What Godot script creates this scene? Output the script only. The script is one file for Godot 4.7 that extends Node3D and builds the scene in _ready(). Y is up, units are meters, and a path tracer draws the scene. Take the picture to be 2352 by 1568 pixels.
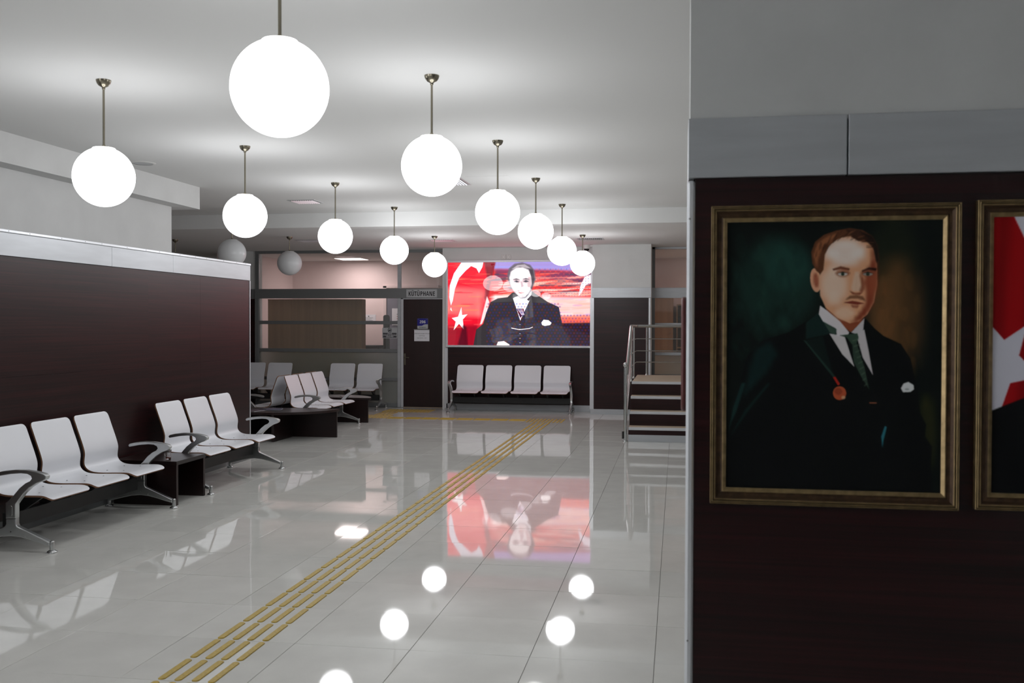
extends Node3D
# Waiting hall of a public building: camera at eye height, room axes: x right, y up, -z into the hall.

const CEIL := 3.25
const LOW := 3.04
const LAMP_GLOW := 5.0
const LAMP_OMNI := 0.16
const EXPOSURE := 1.0

var M := {}
var taken := {}
var rng := RandomNumberGenerator.new()
var mesh_cache := {}

# ------------------------------------------------------------------ naming and nodes
func numbered(parent: Node, called: String) -> String:
	var key := str(parent.get_instance_id()) + called
	var n: int = taken.get(key, 0)
	taken[key] = n + 1
	return called if n == 0 else "%s_%03d" % [called, n]

func thing(called: String, label: String, category: String, group := "", at := Vector3.ZERO, turn := 0.0) -> Node3D:
	var o := Node3D.new()
	o.name = numbered(self, called)
	add_child(o)
	o.position = at
	o.rotation.y = turn
	o.set_meta("label", label)
	o.set_meta("category", category)
	if group != "":
		o.set_meta("group", group)
	return o

func struct(called: String, label := "") -> Node3D:
	var o := Node3D.new()
	o.name = numbered(self, called)
	add_child(o)
	o.set_meta("kind", "structure")
	if label != "":
		o.set_meta("label", label)
	return o

func part(parent: Node, called: String, mesh: Mesh, mat: Material, at := Vector3.ZERO, rot := Vector3.ZERO) -> MeshInstance3D:
	var o := MeshInstance3D.new()
	o.mesh = mesh
	o.material_override = mat
	o.name = numbered(parent, called)
	o.position = at
	o.rotation = rot
	o.cast_shadow = GeometryInstance3D.SHADOW_CASTING_SETTING_ON
	parent.add_child(o)
	return o

# ------------------------------------------------------------------ mesh helpers
func quad(st: SurfaceTool, a: Vector3, b: Vector3, c: Vector3, d: Vector3, uv := []) -> void:
	# corners counter-clockwise seen from outside
	var n := (b - a).cross(c - a)
	if n.length() < 1e-12:
		n = (c - a).cross(d - a)
	n = n.normalized()
	var v := [a, c, b, a, d, c]
	var k := [0, 2, 1, 0, 3, 2]
	for i in 6:
		st.set_normal(n)
		if uv.size() == 4:
			st.set_uv(uv[k[i]])
		st.add_vertex(v[i])

func tri(st: SurfaceTool, a: Vector3, b: Vector3, c: Vector3) -> void:
	var n := (b - a).cross(c - a).normalized()
	for p in [a, c, b]:
		st.set_normal(n)
		st.add_vertex(p)

func tri_n(st: SurfaceTool, a: Vector3, b: Vector3, c: Vector3, na: Vector3, nb: Vector3, nc: Vector3) -> void:
	st.set_normal(na); st.add_vertex(a)
	st.set_normal(nc); st.add_vertex(c)
	st.set_normal(nb); st.add_vertex(b)

func quad_n(st: SurfaceTool, a: Vector3, b: Vector3, c: Vector3, d: Vector3, na: Vector3, nb: Vector3, nc: Vector3, nd: Vector3) -> void:
	tri_n(st, a, b, c, na, nb, nc)
	tri_n(st, a, c, d, na, nc, nd)

func begin() -> SurfaceTool:
	var st := SurfaceTool.new()
	st.begin(Mesh.PRIMITIVE_TRIANGLES)
	return st

func add_box(st: SurfaceTool, lo: Vector3, hi: Vector3, b := 0.0) -> void:
	# box with chamfered edges
	var c := (lo + hi) / 2.0
	var h := (hi - lo) / 2.0
	b = minf(b, minf(h.x, minf(h.y, h.z)) * 0.9)
	for ax in 3:
		var u := (ax + 1) % 3
		var w := (ax + 2) % 3
		for s in [-1.0, 1.0]:
			var f := func(su: float, sw: float) -> Vector3:
				var p := Vector3.ZERO
				p[ax] = s * h[ax]
				p[u] = su * (h[u] - b)
				p[w] = sw * (h[w] - b)
				return c + p
			if s > 0:
				quad(st, f.call(-1, -1), f.call(1, -1), f.call(1, 1), f.call(-1, 1))
			else:
				quad(st, f.call(-1, -1), f.call(-1, 1), f.call(1, 1), f.call(1, -1))
	if b <= 0.0:
		return
	for ax in 3:
		var u := (ax + 1) % 3
		var w := (ax + 2) % 3
		for su in [-1.0, 1.0]:
			for sw in [-1.0, 1.0]:
				var g := func(sa: float, on_u: bool) -> Vector3:
					var p := Vector3.ZERO
					p[ax] = sa * (h[ax] - b)
					p[u] = su * (h[u] - (0.0 if on_u else b))
					p[w] = sw * (h[w] - (b if on_u else 0.0))
					return c + p
				if su * sw > 0:
					quad(st, g.call(-1, true), g.call(1, true), g.call(1, false), g.call(-1, false)) if false else quad(st, g.call(-1, true), g.call(-1, false), g.call(1, false), g.call(1, true))
				else:
					quad(st, g.call(-1, true), g.call(1, true), g.call(1, false), g.call(-1, false))
	for sx in [-1.0, 1.0]:
		for sy in [-1.0, 1.0]:
			for sz in [-1.0, 1.0]:
				var p := c + Vector3(sx * h.x, sy * (h.y - b), sz * (h.z - b))
				var q := c + Vector3(sx * (h.x - b), sy * h.y, sz * (h.z - b))
				var r := c + Vector3(sx * (h.x - b), sy * (h.y - b), sz * h.z)
				if sx * sy * sz > 0:
					tri(st, p, q, r)
				else:
					tri(st, p, r, q)

func box(lo: Vector3, hi: Vector3, b := 0.0) -> ArrayMesh:
	var st := begin()
	add_box(st, Vector3(minf(lo.x, hi.x), minf(lo.y, hi.y), minf(lo.z, hi.z)), Vector3(maxf(lo.x, hi.x), maxf(lo.y, hi.y), maxf(lo.z, hi.z)), b)
	return st.commit()

func cbox(size: Vector3, b := 0.0) -> ArrayMesh:
	var key := "b%s%s" % [size, b]
	if not mesh_cache.has(key):
		mesh_cache[key] = box(-size / 2, size / 2, b)
	return mesh_cache[key]

func smooth_normals(ring: PackedVector2Array) -> Array:
	# per corner: [normal for the edge before, normal for the edge after]
	var n := ring.size()
	var en := []
	for i in n:
		var e := ring[(i + 1) % n] - ring[i]
		en.append(Vector2(e.y, -e.x).normalized())
	var out := []
	for i in n:
		var p: Vector2 = en[(i + n - 1) % n]
		var q: Vector2 = en[i]
		if p.dot(q) > 0.6:
			var m := (p + q).normalized()
			out.append([m, m])
		else:
			out.append([p, q])
	return out

func add_extrude(st: SurfaceTool, ring: PackedVector2Array, depth: float, bevel := 0.0, at := Transform3D.IDENTITY) -> void:
	# ring counter-clockwise in xy, extruded along z about 0
	var n := ring.size()
	var inner := PackedVector2Array()
	for i in n:
		var a := (ring[i] - ring[(i + n - 1) % n]).normalized()
		var b := (ring[(i + 1) % n] - ring[i]).normalized()
		var m := (Vector2(-a.y, a.x) + Vector2(-b.y, b.x)).normalized()
		var c := maxf(0.5, m.dot(Vector2(-a.y, a.x)))
		inner.append(ring[i] + m * bevel / c)
	var nn := smooth_normals(ring)
	var h := depth / 2.0
	var idx := Geometry2D.triangulate_polygon(inner)
	for s in [1.0, -1.0]:
		for t in range(0, idx.size(), 3):
			var p := [inner[idx[t]], inner[idx[t + 1]], inner[idx[t + 2]]]
			var cr: float = (p[1] - p[0]).cross(p[2] - p[0])
			if (cr < 0) == (s > 0):
				p = [p[0], p[2], p[1]]
			tri(st, at * Vector3(p[0].x, p[0].y, s * h), at * Vector3(p[1].x, p[1].y, s * h), at * Vector3(p[2].x, p[2].y, s * h))
	for i in n:
		var j := (i + 1) % n
		var na: Vector2 = nn[i][1]
		var nb: Vector2 = nn[j][0]
		var a3 := at.basis * Vector3(na.x, na.y, 0)
		var b3 := at.basis * Vector3(nb.x, nb.y, 0)
		var z := h - bevel
		quad_n(st, at * Vector3(ring[i].x, ring[i].y, -z), at * Vector3(ring[j].x, ring[j].y, -z), at * Vector3(ring[j].x, ring[j].y, z), at * Vector3(ring[i].x, ring[i].y, z), a3, b3, b3, a3)
		if bevel > 0:
			var steps := 3 if bevel > 0.005 else 1
			for s in [1.0, -1.0]:
				var zz := at.basis * Vector3(0, 0, s)
				for q in steps:
					var t0 := PI / 2 * q / steps
					var t1 := PI / 2 * (q + 1) / steps
					var i0 := ring[i].lerp(inner[i], 1.0 - cos(t0))
					var i1 := ring[i].lerp(inner[i], 1.0 - cos(t1))
					var j0 := ring[j].lerp(inner[j], 1.0 - cos(t0))
					var j1 := ring[j].lerp(inner[j], 1.0 - cos(t1))
					var z0: float = s * (z + bevel * sin(t0))
					var z1: float = s * (z + bevel * sin(t1))
					if q == steps - 1:
						i1 = inner[i]
						j1 = inner[j]
						z1 = s * h
					var v := [at * Vector3(i0.x, i0.y, z0), at * Vector3(j0.x, j0.y, z0), at * Vector3(j1.x, j1.y, z1), at * Vector3(i1.x, i1.y, z1)]
					var n0 := a3 * cos(t0) + zz * sin(t0)
					var n1 := b3 * cos(t0) + zz * sin(t0)
					var n2 := (b3 * cos(t1) + zz * sin(t1)).normalized()
					var n3 := (a3 * cos(t1) + zz * sin(t1)).normalized()
					if s > 0:
						quad_n(st, v[0], v[1], v[2], v[3], n0, n1, n2, n3)
					else:
						quad_n(st, v[1], v[0], v[3], v[2], n1, n0, n3, n2)

func extrude(ring: PackedVector2Array, depth: float, bevel := 0.0) -> ArrayMesh:
	var st := begin()
	add_extrude(st, ring, depth, bevel)
	return st.commit()

func add_lathe(st: SurfaceTool, prof: PackedVector2Array, segs := 20, at := Vector3.ZERO) -> void:
	# profile of (radius, y), listed from bottom to top for an outside surface
	var n := prof.size()
	var nr := []
	for i in n:
		var a := prof[maxi(i - 1, 0)]
		var b := prof[mini(i + 1, n - 1)]
		var d := b - a
		nr.append(Vector2(d.y, -d.x).normalized())
	for i in n - 1:
		var flat := absf((prof[i + 1] - prof[i]).normalized().dot((prof[mini(i + 2, n - 1)] - prof[i + 1]).normalized())) < 0.3
		var e := (prof[i + 1] - prof[i])
		var en := Vector2(e.y, -e.x).normalized()
		var n0: Vector2 = nr[i] if nr[i].dot(en) > 0.75 else en
		var n1: Vector2 = nr[i + 1] if nr[i + 1].dot(en) > 0.75 and not flat else en
		for k in segs:
			var t0 := TAU * k / segs
			var t1 := TAU * (k + 1) / segs
			var c0 := Vector3(cos(t0), 0, -sin(t0))
			var c1 := Vector3(cos(t1), 0, -sin(t1))
			var up := Vector3.UP
			quad_n(st, at + c0 * prof[i].x + up * prof[i].y, at + c1 * prof[i].x + up * prof[i].y, at + c1 * prof[i + 1].x + up * prof[i + 1].y, at + c0 * prof[i + 1].x + up * prof[i + 1].y,
				c0 * n0.x + up * n0.y, c1 * n0.x + up * n0.y, c1 * n1.x + up * n1.y, c0 * n1.x + up * n1.y)

func lathe(prof: Array, segs := 20) -> ArrayMesh:
	var st := begin()
	add_lathe(st, PackedVector2Array(prof), segs)
	return st.commit()

func add_tube(st: SurfaceTool, path: Array, r: float, sides := 12, caps := true) -> void:
	var n := path.size()
	var prev := Vector3.ZERO
	var rings := []
	var nors := []
	for i in n:
		var d: Vector3
		if i == 0:
			d = (path[1] - path[0]).normalized()
		elif i == n - 1:
			d = (path[n - 1] - path[n - 2]).normalized()
		else:
			d = ((path[i] - path[i - 1]).normalized() + (path[i + 1] - path[i]).normalized()).normalized()
		var side := prev
		if side == Vector3.ZERO:
			side = Vector3.UP if absf(d.y) < 0.9 else Vector3.RIGHT
		side = (side - d * side.dot(d)).normalized()
		prev = side
		var other := d.cross(side)
		var ring := []
		var nr := []
		for k in sides:
			var t := TAU * k / sides
			var v := side * cos(t) + other * sin(t)
			nr.append(v)
			ring.append(path[i] + v * r)
		rings.append(ring)
		nors.append(nr)
	for i in n - 1:
		for k in sides:
			var j := (k + 1) % sides
			quad_n(st, rings[i][k], rings[i][j], rings[i + 1][j], rings[i + 1][k], nors[i][k], nors[i][j], nors[i + 1][j], nors[i + 1][k])
	if caps:
		for k in sides:
			var j := (k + 1) % sides
			tri(st, path[0], rings[0][j], rings[0][k])
			tri(st, path[n - 1], rings[n - 1][k], rings[n - 1][j])

func tube(path: Array, r: float, sides := 12) -> ArrayMesh:
	var st := begin()
	add_tube(st, path, r, sides)
	return st.commit()

func catmull(pts: Array, per: int) -> Array:
	var out := []
	var n := pts.size()
	for i in n - 1:
		var p0: Vector2 = pts[maxi(i - 1, 0)]
		var p1: Vector2 = pts[i]
		var p2: Vector2 = pts[i + 1]
		var p3: Vector2 = pts[mini(i + 2, n - 1)]
		for k in per:
			out.append(p1.cubic_interpolate(p2, p0, p3, float(k) / per))
	out.append(pts[n - 1])
	return out

func rrect(w: float, h: float, r: float, seg := 5) -> PackedVector2Array:
	var out := PackedVector2Array()
	for q in [[w / 2 - r, h / 2 - r, 0.0], [-w / 2 + r, h / 2 - r, PI / 2], [-w / 2 + r, -h / 2 + r, PI], [w / 2 - r, -h / 2 + r, PI * 1.5]]:
		for k in seg + 1:
			var t: float = q[2] + PI / 2 * k / seg
			out.append(Vector2(q[0] + r * cos(t), q[1] + r * sin(t)))
	return out

func text_mesh(t: String, height: float, bold := true, depth := 0.002, max_w := 0.0) -> TextMesh:
	var f := SystemFont.new()
	f.font_names = PackedStringArray(["Droid Sans"])
	f.font_weight = 700 if bold else 400
	var m := TextMesh.new()
	m.font = f
	m.text = t
	m.font_size = 64
	m.pixel_size = height / 46.0
	m.depth = depth
	m.curve_step = 2.0
	return m

# ------------------------------------------------------------------ materials
func mat(c: Color, rough := 0.6, metal := 0.0, spec := 0.5) -> StandardMaterial3D:
	var m := StandardMaterial3D.new()
	m.albedo_color = c
	m.roughness = rough
	m.metallic = metal
	m.metallic_specular = spec
	return m

func rgb8(r: int, g: int, b: int) -> Color:
	return Color(r / 255.0, g / 255.0, b / 255.0)

func grain_texture(w: int, h: int, cols: Array, freq: float, stretch: float, sd: int, along_u := true) -> ImageTexture:
	# wood: long streaks, tileable enough at these sizes
	var n1 := FastNoiseLite.new()
	n1.seed = sd
	n1.frequency = freq
	n1.fractal_octaves = 4
	var n2 := FastNoiseLite.new()
	n2.seed = sd + 7
	n2.frequency = freq * 0.22
	var img := Image.create(w, h, false, Image.FORMAT_RGB8)
	for y in h:
		for x in w:
			var u := float(x) / stretch if along_u else float(x)
			var v := float(y) if along_u else float(y) / stretch
			var a := n1.get_noise_2d(u, v) * 0.5 + 0.5
			var b := n2.get_noise_2d(u, v) * 0.5 + 0.5
			var t := clampf((a - 0.25) * 1.5 * 0.6 + b * 0.4, 0.0, 1.0)
			var c: Color = (cols[0] as Color).lerp(cols[1], t)
			img.set_pixel(x, y, c)
	img.generate_mipmaps()
	return ImageTexture.create_from_image(img)

func blotch_texture(sd: int, lo: float, hi: float, freq: float, size := 256) -> NoiseTexture2D:
	var n := FastNoiseLite.new()
	n.seed = sd
	n.frequency = freq
	n.fractal_octaves = 4
	var g := Gradient.new()
	g.set_color(0, Color(lo, lo, lo))
	g.set_color(1, Color(hi, hi, hi))
	var t := NoiseTexture2D.new()
	t.noise = n
	t.width = size
	t.height = size
	t.seamless = true
	t.color_ramp = g
	return t

func tri_planar(m: StandardMaterial3D, scale: Vector3, world := true) -> StandardMaterial3D:
	m.uv1_triplanar = true
	m.uv1_world_triplanar = world
	m.uv1_scale = scale
	m.uv1_triplanar_sharpness = 8.0
	return m

func make_materials() -> void:
	M.plaster = tri_planar(mat(rgb8(222, 223, 222), 0.9, 0.0, 0.3), Vector3.ONE * 0.5)
	M.plaster.albedo_texture = blotch_texture(3, 0.965, 1.0, 0.012)
	M.ceiling = mat(rgb8(224, 225, 224), 0.92, 0.0, 0.3)
	M.pier = tri_planar(mat(rgb8(205, 207, 206), 0.9, 0.0, 0.3), Vector3.ONE * 0.5)
	M.pier.albedo_texture = blotch_texture(5, 0.95, 1.0, 0.012)
	M.alu = tri_planar(mat(rgb8(189, 193, 197), 0.42, 0.35), Vector3(0.35, 3.0, 0.35))
	M.alu.albedo_texture = blotch_texture(11, 0.95, 1.0, 0.02)
	M.alu_bright = mat(rgb8(215, 218, 222), 0.33, 0.35)
	M.alu_dark = mat(rgb8(128, 131, 132), 0.45, 0.4)
	M.shadow_gap = mat(rgb8(24, 23, 23), 0.8)
	M.wood = tri_planar(mat(Color.WHITE, 0.33, 0.0, 0.42), Vector3(0.45, 0.9, 0.45))
	M.wood.albedo_texture = grain_texture(512, 512, [rgb8(17, 8, 9), rgb8(64, 25, 26)], 0.11, 44.0, 21)
	M.wood_dark = tri_planar(mat(rgb8(215, 205, 205), 0.3, 0.0, 0.5), Vector3(0.7, 1.4, 0.7))
	M.wood_dark.albedo_texture = grain_texture(256, 256, [rgb8(26, 14, 14), rgb8(46, 25, 23)], 0.06, 18.0, 44)
	M.wood_v = tri_planar(mat(Color.WHITE, 0.4, 0.0, 0.5), Vector3(0.9, 0.45, 0.9))
	M.wood_v.albedo_texture = grain_texture(256, 256, [rgb8(32, 16, 16), rgb8(46, 23, 22)], 0.06, 18.0, 63, false)
	M.edge_black = mat(rgb8(38, 35, 34), 0.5)
	M.oak = tri_planar(mat(Color.WHITE, 0.55), Vector3(0.8, 0.35, 0.8))
	M.oak.albedo_texture = grain_texture(256, 256, [rgb8(140, 112, 84), rgb8(170, 138, 104)], 0.05, 16.0, 81, false)
	M.tile = []
	for k in 4:
		var t := tri_planar(mat(rgb8(218 + k * 2, 218 + k * 2, 213 + k * 2), 0.035, 0.0, 0.5), Vector3.ONE * 0.8)
		t.albedo_texture = blotch_texture(31, 0.965, 1.0, 0.015)
		M.tile.append(t)
	M.grout = mat(rgb8(120, 118, 112), 0.9)
	M.lam = mat(rgb8(228, 230, 235), 0.33, 0.0, 0.5)
	M.ply = mat(rgb8(125, 88, 62), 0.55)
	M.chrome = mat(rgb8(205, 207, 208), 0.13, 1.0)
	M.cast = mat(rgb8(196, 198, 198), 0.3, 1.0)
	M.black_steel = mat(rgb8(32, 33, 33), 0.42, 0.2)
	M.nickel = mat(rgb8(150, 144, 128), 0.25, 1.0)
	M.yellow = tri_planar(mat(rgb8(196, 166, 62), 0.45), Vector3.ONE * 6.0)
	M.yellow.albedo_texture = blotch_texture(17, 0.84, 1.0, 0.03)
	M.opal_lit = mat(Color(0.95, 0.95, 0.95), 0.3)
	M.opal_lit.emission_enabled = true
	M.opal_lit.emission = Color(0.99, 0.99, 1.0)
	M.opal_lit.emission_energy_multiplier = LAMP_GLOW
	M.opal = mat(rgb8(214, 216, 218), 0.28)
	M.glass = mat(Color(0.93, 0.97, 0.95, 0.05), 0.02)
	M.glass.transparency = BaseMaterial3D.TRANSPARENCY_ALPHA
	M.frost = mat(Color(0.88, 0.92, 0.90, 0.12), 0.42, 0.0, 0.5)
	M.frost.transparency = BaseMaterial3D.TRANSPARENCY_ALPHA
	M.frost.refraction_enabled = true
	M.frost.refraction_scale = 0.05
	M.white_paint = mat(rgb8(225, 225, 222), 0.5)
	M.steel = mat(rgb8(190, 193, 192), 0.22, 1.0)
	M.stone = mat(rgb8(190, 172, 150), 0.5)
	M.maroon = mat(rgb8(92, 40, 40), 0.45)
	M.paper = mat(rgb8(228, 230, 235), 0.7)
	M.ink = mat(rgb8(30, 30, 34), 0.7)
	M.blue = mat(rgb8(28, 26, 132), 0.4)
	M.plate = mat(rgb8(186, 189, 191), 0.45, 0.2)
	M.sign_dark = mat(rgb8(75, 76, 80), 0.5)
	M.white_ink = mat(rgb8(225, 226, 228), 0.6)
	M.red_ink = mat(rgb8(190, 70, 70), 0.7)
	M.pink_wall = mat(rgb8(230, 213, 211), 0.9, 0.0, 0.3)
	M.grey_door = mat(rgb8(120, 120, 132), 0.6)
	M.dark_box = mat(rgb8(46, 40, 42), 0.6)
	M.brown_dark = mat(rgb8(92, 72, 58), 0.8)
	M.black = mat(rgb8(12, 12, 12), 0.6)
	M.gold = tri_planar(mat(rgb8(172, 148, 106), 0.38, 0.75), Vector3.ONE * 3.0)
	M.gold.albedo_texture = blotch_texture(27, 0.72, 1.0, 0.03)
	M.bronze = tri_planar(mat(rgb8(92, 68, 46), 0.45, 0.5), Vector3.ONE * 3.0)
	M.bronze.albedo_texture = blotch_texture(29, 0.6, 1.0, 0.03)
	M.tea = mat(rgb8(120, 50, 25), 0.2)
	M.clear = mat(Color(1, 1, 1, 0.0), 0.02)
	M.clear.refraction_enabled = true
	M.clear.refraction_scale = 0.05
	M.clear.transparency = BaseMaterial3D.TRANSPARENCY_ALPHA
	M.mag_a = mat(rgb8(70, 66, 92), 0.35)
	M.mag_b = mat(rgb8(96, 82, 90), 0.35)
	M.mag_c = mat(rgb8(58, 60, 74), 0.35)
	M.screw = mat(rgb8(130, 132, 136), 0.35, 0.6)

# ------------------------------------------------------------------ painting helpers (flat prints)
func blob(img: Image, pts: Array, col: Color, alpha := 1.0, soft := 1) -> void:
	# filled polygon, points in pixels; softened by shrinking and growing its layer
	var w := img.get_width()
	var h := img.get_height()
	var lo := Vector2(1e9, 1e9)
	var hi := Vector2(-1e9, -1e9)
	for p in pts:
		lo = lo.min(p)
		hi = hi.max(p)
	var pad := soft * 3 + 2
	var x0 := maxi(0, int(lo.x) - pad)
	var y0 := maxi(0, int(lo.y) - pad)
	var x1 := mini(w, int(hi.x) + pad)
	var y1 := mini(h, int(hi.y) + pad)
	if x1 - x0 < 2 or y1 - y0 < 2:
		return
	var lay := Image.create(x1 - x0, y1 - y0, false, Image.FORMAT_RGBA8)
	lay.fill(Color(col.r, col.g, col.b, 0.0))
	var full := Color(col.r, col.g, col.b, alpha)
	var n := pts.size()
	for y in range(y0, y1):
		var xs := []
		var fy := y + 0.5
		for i in n:
			var a: Vector2 = pts[i]
			var b: Vector2 = pts[(i + 1) % n]
			if (a.y <= fy) != (b.y <= fy):
				xs.append(a.x + (fy - a.y) / (b.y - a.y) * (b.x - a.x))
		xs.sort()
		for k in range(0, xs.size() - 1, 2):
			var xa := int(round(xs[k]))
			var xb := int(round(xs[k + 1]))
			if xb > xa:
				lay.fill_rect(Rect2i(xa - x0, y - y0, xb - xa, 1), full)
	if soft > 1:
		var sw := lay.get_width()
		var sh := lay.get_height()
		lay.resize(maxi(2, sw / soft), maxi(2, sh / soft), Image.INTERPOLATE_LANCZOS)
		lay.resize(sw, sh, Image.INTERPOLATE_CUBIC)
	img.blend_rect(lay, Rect2i(0, 0, lay.get_width(), lay.get_height()), Vector2i(x0, y0))

func ell(cx: float, cy: float, rx: float, ry: float, n := 28, turn := 0.0) -> Array:
	var out := []
	for k in n:
		var t := TAU * k / n
		out.append(Vector2(cx, cy) + Vector2(rx * cos(t), ry * sin(t)).rotated(turn))
	return out

func mapped(pts: Array, o: Vector2, s: Vector2) -> Array:
	var out := []
	for p in pts:
		out.append(Vector2((p[0] - o.x) * s.x, (p[1] - o.y) * s.y))
	return out

func star_pts(c: Vector2, r: float, turn: float) -> Array:
	var out := []
	for k in 10:
		out.append(c + Vector2(r if k % 2 == 0 else r * 0.4, 0).rotated(turn + TAU * k / 10.0))
	return out

func print_mat(img: Image, rough := 0.5) -> StandardMaterial3D:
	img.generate_mipmaps()
	var m := mat(Color.WHITE, rough, 0.0, 0.3)
	m.albedo_texture = ImageTexture.create_from_image(img)
	return m

func flat_print(w: float, h: float) -> ArrayMesh:
	var st := begin()
	quad(st, Vector3(-w / 2, -h / 2, 0), Vector3(w / 2, -h / 2, 0), Vector3(w / 2, h / 2, 0), Vector3(-w / 2, h / 2, 0), [Vector2(0, 1), Vector2(1, 1), Vector2(1, 0), Vector2(0, 0)])
	return st.commit()

func paint_portrait() -> Image:
	# a man in a dark suit before a green and brown ground
	var W := 1012
	var H := 1258
	var img := Image.create(W, H, false, Image.FORMAT_RGBA8)
	img.fill(rgb8(14, 22, 20))
	var o := Vector2(178, 170)
	var s := Vector2.ONE
	var P := func(pts: Array, c: Color, a := 1.0, soft := 1): blob(img, mapped(pts, o, s), c, a, soft)
	var E := func(cx: float, cy: float, rx: float, ry: float, c: Color, a := 1.0, soft := 1, turn := 0.0): blob(img, ell(cx - o.x, cy - o.y, rx, ry, 28, turn), c, a, soft)
	var r := RandomNumberGenerator.new()
	r.seed = 5
	E.call(420, 470, 190, 230, rgb8(34, 66, 58), 0.7, 60)
	E.call(470, 380, 110, 120, rgb8(38, 82, 74), 0.5, 48)
	E.call(960, 330, 120, 160, rgb8(38, 44, 28), 0.6, 60)
	E.call(975, 610, 125, 270, rgb8(112, 78, 46), 0.75, 80)
	E.call(920, 600, 70, 170, rgb8(146, 100, 60), 0.5, 60)
	E.call(1120, 1150, 50, 180, rgb8(52, 54, 26), 0.7, 30)
	for k in 90:
		var c := rgb8(40, 76, 66) if r.randf() < 0.6 else rgb8(16, 28, 26)
		E.call(r.randf_range(200, 560), r.randf_range(240, 800), r.randf_range(8, 30), r.randf_range(20, 70), c, 0.14, 10, r.randf_range(-0.5, 0.5))
	for k in 40:
		E.call(r.randf_range(880, 1090), r.randf_range(380, 900), r.randf_range(8, 26), r.randf_range(20, 60), rgb8(150, 102, 58) if r.randf() < 0.5 else rgb8(80, 62, 40), 0.14, 10, r.randf_range(-0.4, 0.4))
	# suit
	P.call([[150, 1460], [165, 1230], [205, 1075], [250, 930], [285, 800], [360, 728], [480, 690], [560, 640], [622, 590], [700, 640], [840, 628], [880, 672], [920, 705], [1000, 742], [1045, 810], [1072, 930], [1092, 1060], [1118, 1110], [1114, 1165], [1146, 1212], [1142, 1300], [1150, 1460]], rgb8(10, 14, 15), 1.0, 3)
	P.call([[320, 770], [390, 735], [430, 790], [380, 880], [300, 960], [262, 1010], [290, 870]], rgb8(24, 62, 60), 0.55, 22)
	P.call([[255, 930], [275, 930], [235, 1060], [208, 1120], [190, 1180], [215, 1050]], rgb8(40, 92, 86), 0.5, 6)
	P.call([[380, 930], [395, 930], [300, 1050], [200, 1190], [188, 1210], [270, 1060]], rgb8(34, 80, 74), 0.4, 8)
	P.call([[560, 645], [625, 590], [700, 690], [640, 705], [560, 722]], rgb8(26, 52, 48), 0.8, 6)
	P.call([[552, 730], [640, 708], [690, 890], [662, 862]], rgb8(18, 32, 30), 0.9, 6)
	P.call([[548, 726], [560, 730], [700, 895], [690, 900]], rgb8(44, 74, 64), 0.8, 3)
	P.call([[930, 1120], [940, 1125], [925, 1190], [920, 1225], [914, 1170]], rgb8(60, 150, 165), 0.8, 4)
	# neck, shirt, collar, tie
	P.call([[640, 520], [830, 560], [822, 640], [770, 690], [660, 610]], rgb8(158, 84, 54), 1.0, 4)
	P.call([[670, 696], [740, 704], [788, 850], [730, 790]], rgb8(222, 218, 218), 1.0, 2)
	P.call([[795, 700], [832, 676], [852, 770], [874, 888], [826, 806]], rgb8(214, 208, 210), 1.0, 2)
	P.call([[626, 566], [660, 590], [720, 640], [762, 690], [755, 708], [706, 708], [700, 672], [640, 640], [620, 606]], rgb8(232, 228, 230), 1.0, 2)
	P.call([[832, 624], [826, 690], [800, 700], [772, 690], [800, 660]], rgb8(212, 208, 210), 1.0, 2)
	P.call([[640, 640], [704, 676], [700, 702], [672, 690]], rgb8(62, 86, 74), 1.0, 3)
	P.call([[716, 704], [800, 694], [806, 712], [796, 742], [774, 744], [752, 714]], rgb8(58, 82, 66), 1.0, 2)
	P.call([[776, 742], [798, 742], [836, 858], [858, 956], [818, 892], [784, 826]], rgb8(52, 72, 60), 1.0, 2)
	for k in 9:
		var y := 716 + k * 26
		P.call([[776 + k * 7, y + 10], [806 + k * 5, y], [808 + k * 5, y + 6], [778 + k * 7, y + 18]], rgb8(92, 114, 92), 0.5, 3)
	# head: ground tone, light side, shaded side
	E.call(604, 448, 25, 56, rgb8(236, 176, 140), 1.0, 2, -0.12)
	E.call(606, 448, 12, 34, rgb8(160, 76, 52), 0.7, 8, -0.12)
	P.call([[640, 330], [690, 262], [760, 238], [830, 252], [872, 300], [888, 380], [890, 470], [876, 550], [846, 606], [806, 640], [764, 648], [706, 622], [652, 576], [626, 520], [622, 450], [628, 390]], rgb8(238, 178, 136), 1.0, 2)
	E.call(740, 320, 96, 62, rgb8(255, 240, 228), 0.9, 30)
	E.call(690, 470, 58, 92, rgb8(252, 224, 200), 0.85, 30)
	E.call(740, 600, 46, 30, rgb8(250, 214, 184), 0.75, 20)
	P.call([[862, 290], [884, 330], [892, 400], [890, 480], [872, 560], [842, 608], [806, 640], [770, 648], [812, 596], [836, 556], [838, 500], [826, 460], [846, 400], [866, 350]], rgb8(134, 56, 34), 0.8, 18)
	P.call([[842, 430], [886, 420], [886, 470], [860, 540], [846, 500]], rgb8(176, 92, 60), 0.5, 16)
	# hair combed back
	P.call([[606, 404], [588, 370], [582, 318], [600, 270], [640, 238], [700, 218], [760, 208], [820, 218], [866, 246], [890, 290], [896, 360], [886, 372], [878, 320], [852, 276], [800, 268], [764, 246], [716, 252], [668, 286], [646, 330], [640, 400], [626, 420]], rgb8(104, 62, 40), 1.0, 4)
	P.call([[592, 330], [612, 276], [660, 244], [720, 226], [690, 250], [636, 290], [616, 350], [608, 396]], rgb8(176, 112, 72), 0.7, 8)
	P.call([[800, 218], [866, 246], [890, 290], [896, 362], [884, 366], [870, 300], [830, 262]], rgb8(34, 24, 20), 0.9, 6)
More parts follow.
